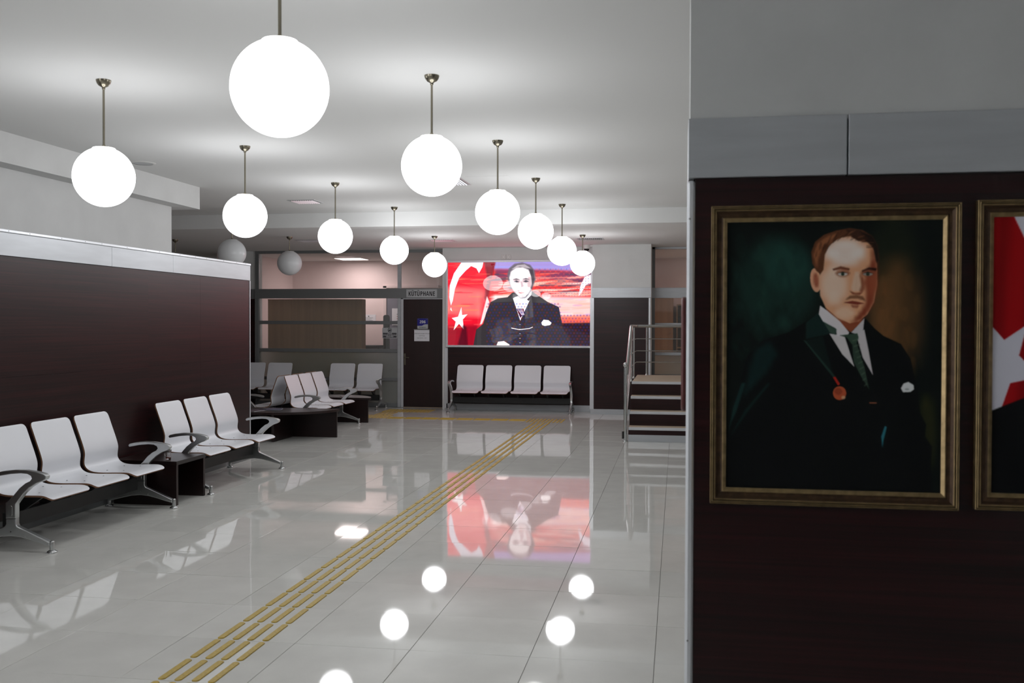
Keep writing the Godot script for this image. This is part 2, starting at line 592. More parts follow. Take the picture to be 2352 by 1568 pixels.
	P.call([[740, 214], [800, 216], [850, 262], [800, 266], [770, 246]], rgb8(62, 38, 28), 0.8, 6)
	for k in 40:
		var x := r.randf_range(596, 870)
		var y := 236.0 + absf(x - 745) * absf(x - 745) * 0.0042 + r.randf_range(-12, 20)
		E.call(x, y, r.randf_range(2, 4), r.randf_range(10, 24), rgb8(58, 34, 24) if r.randf() < 0.6 else rgb8(170, 108, 70), 0.35, 3, (745 - x) * -0.006 + 0.9)
	# brows, eyes, nose, moustache, mouth
	P.call([[682, 396], [720, 384], [762, 394], [760, 404], [720, 398], [686, 404]], rgb8(116, 60, 40), 0.85, 4)
	P.call([[818, 404], [850, 390], [886, 394], [884, 406], [850, 404], [820, 414]], rgb8(44, 22, 18), 0.9, 4)
	for e in [[730, 420, 1.0], [846, 421, 0.72]]:
		E.call(e[0], e[1] - 4, 34, 18, rgb8(150, 84, 58), 0.6, 8)
		E.call(e[0], e[1], 22, 8, rgb8(214, 206, 196) * Color(e[2], e[2], e[2]), 1.0, 2)
		E.call(e[0], e[1], 8, 8, rgb8(48, 62, 48), 1.0, 2)
		P.call([[e[0] - 28, e[1] - 2], [e[0], e[1] - 12], [e[0] + 28, e[1] - 2], [e[0], e[1] - 7]], rgb8(54, 28, 22), 0.9, 2)
	P.call([[786, 410], [806, 410], [818, 480], [812, 500], [776, 500], [770, 484]], rgb8(238, 208, 182), 0.75, 8)
	P.call([[808, 416], [826, 440], [832, 490], [820, 508], [808, 500], [816, 470]], rgb8(128, 62, 40), 0.6, 8)
	P.call([[762, 498], [790, 508], [822, 504], [812, 516], [776, 514]], rgb8(120, 52, 34), 0.7, 5)
	P.call([[742, 540], [764, 520], [796, 516], [826, 524], [838, 546], [800, 534], [770, 534]], rgb8(120, 76, 50), 0.75, 6)
	P.call([[734, 552], [776, 544], [800, 548], [832, 556], [800, 562], [770, 558]], rgb8(134, 54, 40), 0.95, 3)
	P.call([[768, 562], [808, 564], [800, 578], [776, 576]], rgb8(150, 72, 52), 0.6, 5)
	# medal, ribbon, kerchief, button
	P.call([[688, 898], [700, 896], [722, 930], [712, 936]], rgb8(190, 44, 32), 1.0, 2)
	E.call(720, 972, 31, 32, rgb8(196, 92, 56), 1.0, 2)
	E.call(714, 964, 18, 16, rgb8(120, 44, 30), 0.5, 6)
	E.call(738, 992, 10, 8, rgb8(236, 200, 160), 0.7, 4)
	P.call([[1002, 946], [1014, 924], [1036, 916], [1060, 930], [1062, 950], [1046, 962], [1012, 964]], rgb8(236, 240, 240), 1.0, 3)
	E.call(1030, 950, 10, 5, rgb8(150, 160, 160), 0.6, 3)
	P.call([[858, 1012], [892, 1012], [892, 1018], [858, 1018]], rgb8(180, 110, 80), 0.9, 2)
	img.convert(Image.FORMAT_RGB8)
	img.resize(720, 896, Image.INTERPOLATE_LANCZOS)
	return img

func paint_flag_portrait() -> Image:
	# left part shows a red flag with a white star above a dark shoulder
	var W := 700
	var H := 900
	var img := Image.create(W, H, false, Image.FORMAT_RGBA8)
	img.fill(rgb8(176, 14, 20))
	for k in 7:
		blob(img, [Vector2(k * 100 + 20, -20), Vector2(k * 100 + 60, -20), Vector2(k * 100 + 10, 920), Vector2(k * 100 - 40, 920)], rgb8(120, 6, 12), 0.5, 20)
	blob(img, [Vector2(60, -10), Vector2(110, -10), Vector2(170, 180), Vector2(120, 120)], rgb8(226, 226, 236), 1.0, 4)
	blob(img, [Vector2(-20, 330), Vector2(40, 400), Vector2(110, 350), Vector2(86, 450), Vector2(150, 520), Vector2(60, 540), Vector2(28, 640), Vector2(-20, 640)], rgb8(222, 222, 234), 1.0, 3)
	blob(img, ell(380, 320, 112, 160), rgb8(84, 60, 46), 1.0, 5)
	blob(img, ell(382, 345, 98, 140), rgb8(214, 160, 126), 1.0, 6)
	blob(img, ell(350, 320, 50, 80), rgb8(238, 194, 162), 0.7, 24)
	for e in [340.0, 424.0]:
		blob(img, ell(e, 318, 22, 8), rgb8(226, 216, 206), 1.0, 2)
		blob(img, ell(e, 318, 8, 8), rgb8(56, 60, 52), 1.0, 2)
		blob(img, ell(e, 294, 30, 6), rgb8(92, 60, 44), 0.9, 4)
	blob(img, [Vector2(374, 310), Vector2(390, 310), Vector2(402, 372), Vector2(366, 374)], rgb8(188, 126, 96), 0.6, 8)
	blob(img, ell(384, 414, 30, 7), rgb8(156, 82, 68), 0.9, 4)
	blob(img, [Vector2(-20, 640), Vector2(120, 580), Vector2(280, 480), Vector2(480, 480), Vector2(640, 560), Vector2(720, 620), Vector2(720, 920), Vector2(-20, 920)], rgb8(10, 13, 15), 1.0, 4)
	blob(img, [Vector2(330, 470), Vector2(430, 470), Vector2(385, 640)], rgb8(222, 220, 222), 1.0, 3)
	img.convert(Image.FORMAT_RGB8)
	return img

func paint_screen() -> Image:
	# red sky and flag behind a man in a dark suit; coordinates of the display are 1180 x 690
	var W := 1180
	var H := 690
	var img := Image.create(W, H, false, Image.FORMAT_RGBA8)
	img.fill(rgb8(214, 40, 44))
	var r := RandomNumberGenerator.new()
	r.seed = 9
	var P := func(pts: Array, c: Color, a := 1.0, soft := 1): blob(img, mapped(pts, Vector2.ZERO, Vector2.ONE), c, a, soft)
	P.call([[380, -20], [1200, -20], [1200, 90], [900, 70], [380, 60]], rgb8(150, 150, 226), 0.9, 16)
	P.call([[400, 60], [1200, 90], [1200, 190], [800, 170], [400, 150]], rgb8(96, 40, 92), 0.7, 20)
	for k in 60:
		var y := r.randf_range(90, 330)
		var cc: Color = [rgb8(255, 120, 96), rgb8(255, 214, 196), rgb8(60, 52, 78), rgb8(224, 44, 50), rgb8(246, 80, 60)][r.randi() % 5]
		blob(img, ell(r.randf_range(420, 1180), y, r.randf_range(40, 150), r.randf_range(4, 15), 20, r.randf_range(-0.12, 0.06)), cc, 0.7, 5)
	for k in 40:
		blob(img, ell(r.randf_range(420, 1180), r.randf_range(110, 300), r.randf_range(50, 160), r.randf_range(3, 9), 20, r.randf_range(-0.14, 0.04)), rgb8(255, 226, 214) if k % 2 else rgb8(255, 150, 128), 0.55, 5)
	P.call([[380, 270], [1200, 290], [1200, 470], [900, 460], [340, 420]], rgb8(255, 240, 234), 0.8, 24)
	for k in 24:
		blob(img, ell(r.randf_range(860, 1180), r.randf_range(300, 450), r.randf_range(40, 140), r.randf_range(3, 8), 20, r.randf_range(-0.08, 0.03)), rgb8(255, 176, 160) if k % 3 else rgb8(190, 150, 200), 0.45, 5)
	P.call([[900, 450], [1200, 440], [1200, 520], [900, 520]], rgb8(250, 120, 96), 0.8, 12)
	P.call([[900, 505], [1200, 500], [1200, 720], [900, 720]], rgb8(44, 30, 36), 1.0, 8)
	# flag
	P.call([[-20, -20], [400, -20], [360, 160], [330, 330], [290, 520], [250, 700], [-20, 700]], rgb8(226, 20, 44), 1.0, 6)
	P.call([[300, -20], [402, -20], [366, 160], [330, 330], [300, 300], [330, 120]], rgb8(110, 22, 40), 0.8, 12)
	P.call([[-20, 200], [320, 220], [290, 460], [-20, 440]], rgb8(255, 140, 130), 0.7, 40)
	P.call([[-20, 540], [260, 520], [230, 700], [-20, 700]], rgb8(120, 8, 30), 0.7, 30)
	for k in 40:
		blob(img, ell(r.randf_range(0, 330), r.randf_range(0, 560), r.randf_range(30, 90), r.randf_range(3, 8)), [rgb8(255, 110, 96), rgb8(196, 14, 40), rgb8(255, 150, 90)][r.randi() % 3], 0.35, 4)
	P.call([[120, -10], [300, -10], [290, 40], [262, 90], [240, 50], [196, 30], [150, 70], [96, 130], [62, 220], [44, 320], [28, 360], [14, 290], [18, 190], [52, 90]], rgb8(226, 232, 244), 1.0, 2)
	P.call([[28, 372], [40, 410], [22, 392]], rgb8(240, 240, 240), 1.0, 2)
	P.call([[116, 372], [122, 438], [168, 432], [128, 476], [136, 560], [96, 512], [50, 566], [68, 494], [34, 464], [88, 452]], rgb8(255, 255, 255), 1.0, 2)
	P.call([[130, 520], [160, 540], [170, 700], [80, 700]], rgb8(60, 8, 24), 0.7, 12)
	P.call([[330, 280], [350, 330], [330, 420], [290, 510], [270, 520], [300, 400]], rgb8(255, 244, 240), 0.85, 6)
	P.call([[1080, 280], [1092, 200], [1130, 120], [1200, 100], [1200, 170], [1140, 190], [1100, 260]], rgb8(236, 236, 248), 1.0, 4)
	# suit
	P.call([[210, 720], [240, 560], [300, 510], [320, 430], [360, 330], [420, 300], [500, 290], [540, 252], [700, 240], [730, 262], [830, 330], [920, 372], [945, 500], [960, 560], [1010, 620], [1020, 720]], rgb8(50, 47, 50), 1.0, 3)
	P.call([[410, 480], [520, 460], [540, 700], [390, 700]], rgb8(70, 66, 72), 0.7, 14)
	# collar, shirt, tie
	P.call([[545, 300], [560, 290], [700, 240], [690, 300], [605, 485]], rgb8(250, 250, 255), 1.0, 2)
	P.call([[575, 385], [632, 385], [640, 420], [606, 462]], rgb8(70, 24, 48), 1.0, 2)
	for k in 4:
		P.call([[580 + k * 12, 388], [588 + k * 12, 388], [622 + k * 6, 436], [616 + k * 6, 440]], rgb8(230, 220, 236), 0.8, 2)
	P.call([[660, 310], [698, 270], [700, 290], [676, 322]], rgb8(60, 50, 60), 1.0, 2)
	# head
	P.call([[498, 100], [512, 50], [556, 14], [620, 4], [686, 24], [724, 76], [728, 150], [712, 196], [690, 250], [650, 296], [606, 300], [556, 250], [524, 200], [504, 150]], rgb8(96, 88, 100), 1.0, 9)
	P.call([[514, 130], [528, 76], [572, 46], [626, 44], [672, 64], [694, 118], [698, 180], [682, 238], [648, 288], [606, 296], [560, 250], [530, 200]], rgb8(252, 246, 246), 1.0, 9)
	P.call([[530, 60], [580, 24], [640, 18], [690, 50], [660, 50], [600, 36], [556, 56]], rgb8(190, 180, 186), 0.8, 5)
	P.call([[676, 60], [706, 62], [722, 140], [704, 186], [694, 120]], rgb8(60, 50, 60), 0.9, 4)
	P.call([[668, 120], [694, 124], [694, 186], [670, 246], [640, 272], [662, 200]], rgb8(196, 150, 156), 0.6, 8)
	for e in [[572, 160], [652, 158]]:
		blob(img, ell(e[0], e[1] - 2, 34, 20), rgb8(206, 176, 182), 0.8, 12)
		P.call([[e[0] - 32, e[1] - 16], [e[0], e[1] - 26], [e[0] + 32, e[1] - 14], [e[0], e[1] - 14]], rgb8(96, 80, 92), 0.9, 4)
		P.call([[e[0] - 24, e[1] + 2], [e[0], e[1] - 9], [e[0] + 24, e[1] + 2], [e[0], e[1] + 9]], rgb8(52, 48, 62), 0.9, 4)
	P.call([[606, 160], [620, 160], [640, 216], [620, 226], [598, 220], [612, 206]], rgb8(196, 168, 176), 0.8, 7)
	P.call([[560, 214], [578, 226], [572, 262], [556, 244]], rgb8(220, 190, 196), 0.7, 9)
	P.call([[576, 236], [614, 226], [654, 236], [640, 244], [590, 244]], rgb8(190, 166, 172), 0.7, 6)
	P.call([[584, 252], [614, 246], [648, 252], [614, 262]], rgb8(186, 100, 104), 0.85, 3)
	P.call([[590, 276], [614, 272], [640, 276], [626, 290], [602, 290]], rgb8(224, 200, 204), 0.7, 8)
	# coarse dot pattern of the panel
	for y in range(250, 690, 24):
		for x in range(330, 1180, 26):
			var ox := 12 if (y / 24) % 2 == 0 else 0
			var c := rgb8(44, 44, 150) if (x / 26 + y / 24) % 3 else rgb8(150, 40, 52)
			var px := Vector2(x + ox, y)
			if px.y > 420 or (px.x < 940 and px.y > 330):
				blob(img, ell(px.x, px.y, 9, 8, 8), c, 0.36, 5)
	for y in range(60, 300, 20):
		for x in range(740, 1180, 22):
			blob(img, ell(x, y, 6, 5, 8), rgb8(90, 60, 110) if (x / 22 + y / 20) % 2 else rgb8(255, 96, 84), 0.35, 3)
	# kerchief, watch chain, hand
	P.call([[778, 500], [796, 476], [836, 480], [862, 502], [850, 520], [806, 528], [784, 520]], rgb8(255, 255, 255), 1.0, 2)
	P.call([[530, 542], [600, 556], [680, 546], [708, 534], [708, 540], [680, 552], [600, 562], [532, 550]], rgb8(250, 246, 250), 1.0, 2)
	P.call([[408, 690], [420, 660], [470, 654], [514, 682], [520, 700], [408, 700]], rgb8(255, 236, 232), 1.0, 2)
	for k in 5:
		P.call([[596, 515 + k * 38], [608, 515 + k * 38], [608, 518 + k * 38], [596, 518 + k * 38]], rgb8(220, 220, 230), 0.9)
	for y in range(0, H, 6):
		img.blend_rect(_line_image(W), Rect2i(0, 0, W, 1), Vector2i(0, y))
	img.convert(Image.FORMAT_RGB8)
	img.resize(944, 552, Image.INTERPOLATE_LANCZOS)
	return img

func _line_image(w: int) -> Image:
	if not mesh_cache.has("line"):
		var i := Image.create(w, 1, false, Image.FORMAT_RGBA8)
		i.fill(Color(0.2, 0.0, 0.1, 0.14))
		mesh_cache["line"] = i
	return mesh_cache["line"]

# ------------------------------------------------------------------ setting
func floor_and_tiles() -> void:
	var fl := struct("floor", "glossy light grey floor of large square tiles")
	part(fl, "screed", box(Vector3(-13, -0.2, -26), Vector3(4, -0.004, 4)), M.grout)
	var gap := 0.0014
	var tile_mesh := box(Vector3(-0.3 + gap, -0.012, -0.3 + gap), Vector3(0.3 - gap, 0, 0.3 - gap), 0.0005)
	var cells := []
	var yaw := deg_to_rad(9.418)
	for i in range(-7, 20):
		for j in range(-13, 24):
			var c := Vector3(-0.1 - 0.6 * i + 0.3 - 0.6, 0, -4.765 - 0.6 * j + 0.3)
			if c.z < -18.75 or c.x < -13 or c.x > 4:
				continue
			# how large it shows: depth in front of the camera, inside the field of view
			var q := c.rotated(Vector3.UP, -yaw)
			var dep := -q.z
			var rank := 1e9
			if dep > 3.9 and absf(q.x) < dep * 0.53 + 0.35:
				var behind: bool = (c.x < -5.0 and c.z > -11.0) or (c.x > 0.32 and c.z > -10.0) or (c.x > -0.5 and c.z < -14.0) or (c.x < -8.3)
				rank = dep + (100.0 if behind else 0.0)
			cells.append([rank, c])
	cells.sort_custom(func(a, b): return a[0] < b[0])
	var rest := begin()
	for k in cells.size():
		var c: Vector3 = cells[k][1]
		if k < 300:
			part(fl, "tile", tile_mesh, M.tile[rng.randi() % 4], c, Vector3(rng.randf_range(-0.002, 0.002), 0, rng.randf_range(-0.0016, 0.0016)))
		else:
			add_box(rest, c + Vector3(-0.3 + gap, -0.012, -0.3 + gap), c + Vector3(0.3 - gap, 0, 0.3 - gap), 0.0005)
	var o := part(fl, "far_tiles", rest.commit(), M.tile[1])
	o.set_meta("kind", "stuff")

func tactile() -> void:
	var ring := rrect(0.036, 0.278, 0.017, 5)
	var st := begin()
	add_extrude(st, ring, 0.012, 0.004, Transform3D(Basis(Vector3.RIGHT, -PI / 2), Vector3.ZERO))
	var bar := st.commit()
	var t := thing("tactile_strip", "long strip of four rows of yellow raised guide bars along the tiled floor", "tactile strip", "", Vector3(-2.184, 0, -10.0))
	for k in range(-1, 40):
		for c in 4:
			part(t, "bar", bar, M.yellow, Vector3(-0.1215 + 0.081 * c, 0, -4.31 - 0.3 * k + 10.0) + Vector3(rng.randf_range(-0.0015, 0.0015), 0, rng.randf_range(-0.003, 0.003)))
	t = thing("tactile_pad", "yellow tactile pad of short bars where the long strip meets the cross strip", "tactile pad", "", Vector3(-2.165, 0, -16.5))
	for c in 10:
		for k in 2:
			part(t, "bar", bar, M.yellow, Vector3(-0.283 + 0.063 * c, 0, 0.148 - 0.296 * k))
	t = thing("tactile_strip", "yellow cross strip of tactile blocks in front of the bench under the screen", "tactile strip", "", Vector3(-3.7, 0, -16.52))
	for b in 8:
		for c in 4:
			part(t, "bar", bar, M.yellow, Vector3(1.06 - 0.303 * b, 0, 0.12 - 0.08 * c), Vector3(0, PI / 2, 0))
	t = thing("tactile_pad", "yellow tactile pad beside the half-round table nearest the library door", "tactile pad", "", Vector3(-5.22, 0, -16.71))
	for c in 9:
		for k in 2:
			part(t, "bar", bar, M.yellow, Vector3(0.27 - 0.063 * c, 0, 0.148 - 0.296 * k))
	t = thing("tactile_strip", "short yellow tactile strip leading from the pad towards the library door", "tactile strip", "", Vector3(-5.16, 0, -17.3))
	for c in 4:
		for k in 2:
			part(t, "bar", bar, M.yellow, Vector3(-0.12 + 0.081 * c, 0, 0.15 - 0.3 * k))
	t = thing("tactile_pad", "wide yellow tactile pad of short bars right before the brown library door", "tactile pad", "", Vector3(-4.91, 0, -17.92))
	for c in 14:
		for k in 2:
			part(t, "bar", bar, M.yellow, Vector3(-0.42 + 0.065 * c, 0, 0.148 - 0.296 * k))

func shell() -> void:
	var ce := struct("ceiling", "plain off-white plaster ceiling")
	part(ce, "slab", box(Vector3(-6.4, CEIL, -14.15), Vector3(4, CEIL + 0.25, 4)), M.ceiling)
	part(ce, "side_slab", box(Vector3(-13, CEIL, -14.15), Vector3(-6.4, CEIL + 0.25, -10.97)), M.ceiling)
	part(ce, "lower_slab", box(Vector3(-13, LOW, -26), Vector3(4, CEIL + 0.25, -14.15)), M.ceiling)
	part(ce, "access_panel", box(Vector3(-2.335, CEIL - 0.002, -11.3), Vector3(-1.852, CEIL + 0.01, -10.87), 0.001), M.ceiling)
	var wl := struct("wall_left", "pale grey plaster wall with a deep ceiling soffit")
	part(wl, "plaster", box(Vector3(-6.4, 0, -10.96), Vector3(-5.89, CEIL, -2.6)), M.plaster)
	part(wl, "plaster", box(Vector3(-6.4, 0, 3.26), Vector3(-5.89, CEIL, 4)), M.plaster)
	part(wl, "plaster", box(Vector3(-6.4, 0, -2.6), Vector3(-5.89, 0.5, 3.26)), M.plaster)
	part(wl, "plaster", box(Vector3(-6.4, 2.9, -2.6), Vector3(-5.89, CEIL, 3.26)), M.plaster)
	var so := struct("trim_1", "off-white boxed soffit below the ceiling")
	part(so, "soffit", box(Vector3(-5.885, 2.985, -11.25), Vector3(-5.68, CEIL - 0.001, 4)), M.plaster)
	part(so, "return", box(Vector3(-6.4, 2.985, -11.25), Vector3(-5.885, CEIL - 0.001, -10.97)), M.plaster)
	var wx := struct("wall_far_left", "dim wall closing the side corridor")
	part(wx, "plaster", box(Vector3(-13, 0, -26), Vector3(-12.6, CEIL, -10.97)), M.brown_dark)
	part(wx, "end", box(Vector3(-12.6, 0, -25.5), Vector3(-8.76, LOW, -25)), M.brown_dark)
	var wr := struct("wall_far_right", "plain wall on the stair side")
	part(wr, "plaster", box(Vector3(3, 0, -26), Vector3(3.4, CEIL, 4)), M.plaster)
	var wb := struct("wall_front", "plain wall behind the viewer")
	part(wb, "plaster", box(Vector3(-6.4, 0, 3.6), Vector3(3.4, CEIL, 4)), M.plaster)
	part(wb, "wood_panel", box(Vector3(-5.88, 0, 3.58), Vector3(2.99, 2.12, 3.6)), M.wood)
	var wc := struct("wall_corridor", "wall closing the side corridor behind the soffit")
	part(wc, "plaster", box(Vector3(-12.6, 0, -11.25), Vector3(-6.4, CEIL, -10.97)), M.plaster)
	var wn := struct("window_3", "tall side windows beside the viewer that let in soft daylight")
	for k in 5:
		part(wn, "frame_post", box(Vector3(-6.2, 0.5, -2.6 + k * 1.45), Vector3(-6.12, 2.9, -2.54 + k * 1.45), 0.003), M.alu)
	for k in 4:
		part(wn, "pane", box(Vector3(-6.165, 0.5, -2.54 + k * 1.45), Vector3(-6.157, 2.9, -1.15 + k * 1.45)), M.glass)

func partition() -> void:
	var x := -5.02
	var z1 := -11.2
	var z0 := -4.6
	var p := struct("wall_partition", "free-standing dark wood partition with an aluminium band along its top")
	part(p, "core", box(Vector3(x - 0.11, 0.02, z1 + 0.012), Vector3(x - 0.012, 2.297, z0)), M.shadow_gap)
	var zs := [z1 + 0.014, -9.95, z0]
	for k in 2:
		part(p, "wood_panel", box(Vector3(x - 0.014, 0.12, zs[k] + 0.0005), Vector3(x, 1.1995, zs[k + 1] - 0.0005), 0.0006), M.wood)
		part(p, "wood_panel", box(Vector3(x - 0.014, 1.2005, zs[k] + 0.0005), Vector3(x, 2.12, zs[k + 1] - 0.0005), 0.0006), M.wood)
	part(p, "rear_panel", box(Vector3(x - 0.122, 0.12, z1 + 0.014), Vector3(x - 0.11, 2.12, z0)), M.wood)
	var bs := [z1 + 0.003, -9.365, -8.26, -5.8, z0]
	for k in 4:
		part(p, "band_panel", box(Vector3(x - 0.01, 2.124, bs[k] + 0.0015), Vector3(x + 0.005, 2.298, bs[k + 1] - 0.0015), 0.001), M.alu)
	part(p, "band_end", box(Vector3(x - 0.12, 2.124, z1 - 0.004), Vector3(x + 0.004, 2.298, z1 + 0.002), 0.001), M.alu)
	part(p, "cap_rail", box(Vector3(x - 0.125, 2.3, z1 - 0.006), Vector3(x + 0.012, 2.324, z0), 0.004), M.alu_bright)
	for k in 16:
		var sc := part(p, "screw", cbox(Vector3(0.003, 0.006, 0.006), 0.001), M.sign_dark, Vector3(x + 0.0125, 2.312, z1 + 0.06 + k * 0.33 + (0.08 if k % 3 == 0 else 0.0)))
		sc.set_meta("label", "small screw head in the cap rail")
	part(p, "end_strip", box(Vector3(x - 0.118, 0.0, z1 - 0.004), Vector3(x + 0.006, 2.122, z1 + 0.013), 0.002), M.alu_bright)
	part(p, "baseboard", box(Vector3(x - 0.002, 0.0, z1 + 0.013), Vector3(x + 0.008, 0.118, z0), 0.002), M.alu_dark)

func portrait_wall() -> void:
	var w := struct("wall_right", "pier with plaster above an aluminium band and dark wood cladding")
	var z := -3.5
	var x0 := 0.036
	part(w, "plaster", box(Vector3(x0 + 0.004, 2.31, z - 0.3), Vector3(3.2, CEIL, z)), M.pier)
	part(w, "core", box(Vector3(x0 + 0.02, 0, z - 0.28), Vector3(3.2, 2.315, z - 0.022)), M.shadow_gap)
	part(w, "band_panel", box(Vector3(x0 - 0.002, 2.12, z - 0.02), Vector3(0.557, 2.322, z + 0.012), 0.0015), M.alu)
	part(w, "band_panel", box(Vector3(0.563, 2.12, z - 0.02), Vector3(3.2, 2.322, z + 0.012), 0.0015), M.alu)
	part(w, "band_return", box(Vector3(x0 - 0.002, 2.12, z - 0.3), Vector3(x0 + 0.016, 2.322, z - 0.021), 0.0015), M.alu)
	part(w, "wood_panel", box(Vector3(0.058, 0.0, z - 0.02), Vector3(3.2, 2.118, z), 0.001), M.wood)
	part(w, "corner_strip", box(Vector3(0.0305, 0.0, z - 0.026), Vector3(0.0595, 2.112, z + 0.006), 0.009), M.alu_bright)
	part(w, "side_panel", box(Vector3(x0, 0.0, z - 0.3), Vector3(x0 + 0.016, 2.118, z - 0.027), 0.001), M.wood)
	for y in [0.52, 1.98]:
		part(w, "screw", cbox(Vector3(0.006, 0.006, 0.003), 0.001), M.alu_dark, Vector3(0.04, y, z + 0.007))
	# rounded maroon plaque on the side of the pier
	var pl := thing("wall_plaque", "dark maroon rounded plaque fixed to the side of the pier with the portraits", "plaque", "", Vector3(0.024, 1.51, -3.66))
	var st := begin()
	add_extrude(st, rrect(0.2, 0.41, 0.07, 6), 0.02, 0.008, Transform3D(Basis(Vector3.UP, PI / 2), Vector3.ZERO))
	part(pl, "board", st.commit(), M.maroon)
	part(pl, "mount", cbox(Vector3(0.012, 0.1, 0.1), 0.002), M.edge_black, Vector3(0.008, 0, 0))

func frame_mesh(w: float, h: float, prof: Array) -> ArrayMesh:
	# mitred frame; profile points (inset from the outer edge, height off the wall)
	var st := begin()
	var cs := [Vector2(-1, -1), Vector2(1, -1), Vector2(1, 1), Vector2(-1, 1)]
	for s in 4:
		var a: Vector2 = cs[s]
		var b: Vector2 = cs[(s + 1) % 4]
		for i in prof.size() - 1:
			var p: Vector2 = prof[i]
			var q: Vector2 = prof[i + 1]
			quad(st, Vector3(a.x * (w / 2 - p.x), a.y * (h / 2 - p.x), p.y), Vector3(b.x * (w / 2 - p.x), b.y * (h / 2 - p.x), p.y),
				Vector3(b.x * (w / 2 - q.x), b.y * (h / 2 - q.x), q.y), Vector3(a.x * (w / 2 - q.x), a.y * (h / 2 - q.x), q.y))
	return st.commit()

func portrait(at: Vector3, img: Image, label: String) -> void:
	var w := 0.805
	var h := 1.014
	var t := thing("framed_portrait", label, "portrait", "framed portraits on the wood pier", at)
	var fr := part(t, "frame", frame_mesh(w, h, [Vector2(0.016, 0.004), Vector2(0.016, 0.026), Vector2(0.02, 0.023), Vector2(0.026, 0.016), Vector2(0.034, 0.014), Vector2(0.040, 0.017), Vector2(0.042, 0.004)]), M.bronze)
	for r in [[0.0, 0.004, 0.03], [0.006, 0.0095, 0.031], [0.0125, 0.0172, 0.029]]:
		part(fr, "ridge", frame_mesh(w, h, [Vector2(r[0], 0.0), Vector2(r[0], r[2] - 0.001), Vector2(r[0] + 0.001, r[2]), Vector2(r[1] - 0.001, r[2]), Vector2(r[1], r[2] - 0.001), Vector2(r[1], 0.0)]), M.gold)
	part(fr, "groove", frame_mesh(w, h, [Vector2(0.002, 0.018), Vector2(0.016, 0.018)]), M.bronze)
	part(t, "slip", frame_mesh(w, h, [Vector2(0.040, 0.004), Vector2(0.040, 0.018), Vector2(0.043, 0.019), Vector2(0.0535, 0.011), Vector2(0.0535, 0.003)]), M.gold)
	part(t, "canvas", flat_print(w - 0.1, h - 0.1), print_mat(img, 0.75), Vector3(0, 0, 0.006))
	part(t, "backing", box(Vector3(-w / 2 + 0.002, -h / 2 + 0.002, 0), Vector3(w / 2 - 0.002, h / 2 - 0.002, 0.003)), M.dark_box)

func back_wall() -> void:
	# screen bay
	var zs := -18.36
	var w := struct("wall_back", "end wall with plaster, dark wood cladding and aluminium trim")
	part(w, "plaster", box(Vector3(-4.38, 0, zs - 0.25), Vector3(-1.40, LOW, zs - 0.012)), M.plaster)
	part(w, "wood_panel", box(Vector3(-4.27, 0.115, zs - 0.012), Vector3(-1.515, 1.17, zs), 0.001), M.wood)
	part(w, "edge_strip", box(Vector3(-4.335, 0.02, zs - 0.012), Vector3(-4.275, 1.165, zs + 0.012), 0.002), M.alu_bright)
	part(w, "edge_strip", box(Vector3(-1.55, 0.08, -18.2), Vector3(-1.514, 2.085, -17.905), 0.002), M.alu_bright)
	# column to the right of the screen
	var zc := -17.9
	part(w, "column", box(Vector3(-1.512, 0, -18.6), Vector3(-0.468, LOW, zc - 0.012)), M.plaster)
	part(w, "column_panel", box(Vector3(-1.478, 0.09, zc - 0.012), Vector3(-0.508, 2.086, zc), 0.001), M.wood)
	part(w, "column_strip", box(Vector3(-1.514, 0.09, zc - 0.014), Vector3(-1.479, 2.086, zc + 0.006), 0.002), M.alu_bright)
	part(w, "column_strip", box(Vector3(-0.507, 0.09, zc - 0.014), Vector3(-0.474, 2.086, zc + 0.006), 0.002), M.alu_bright)
	part(w, "column_band", box(Vector3(-1.516, 2.088, zc - 0.014), Vector3(-0.462, 2.268, zc + 0.008), 0.002), M.alu)
	part(w, "pier", box(Vector3(-8.76, 0, -18.95), Vector3(-8.235, LOW, -18.66)), M.plaster)
	part(w, "pier_panel", box(Vector3(-8.76, 0.0, -18.66), Vector3(-8.26, 2.1, -18.65)), M.wood)
	part(w, "pier_band", box(Vector3(-8.76, 2.105, -18.66), Vector3(-8.24, 2.29, -18.64)), M.alu_dark)
	part(w, "lintel", box(Vector3(-8.235, LOW - 0.001, -18.75), Vector3(-4.38, LOW + 0.1, -18.55)), M.ceiling)
	var b := struct("baseboard_back", "brushed aluminium skirting below the screen and column")
	part(b, "skirting", box(Vector3(-4.30, 0, zs - 0.01), Vector3(-1.54, 0.114, zs + 0.012), 0.002), M.alu)
	part(b, "column_skirting", box(Vector3(-1.54, 0, zc - 0.02), Vector3(-0.45, 0.092, zc + 0.02), 0.002), M.alu)

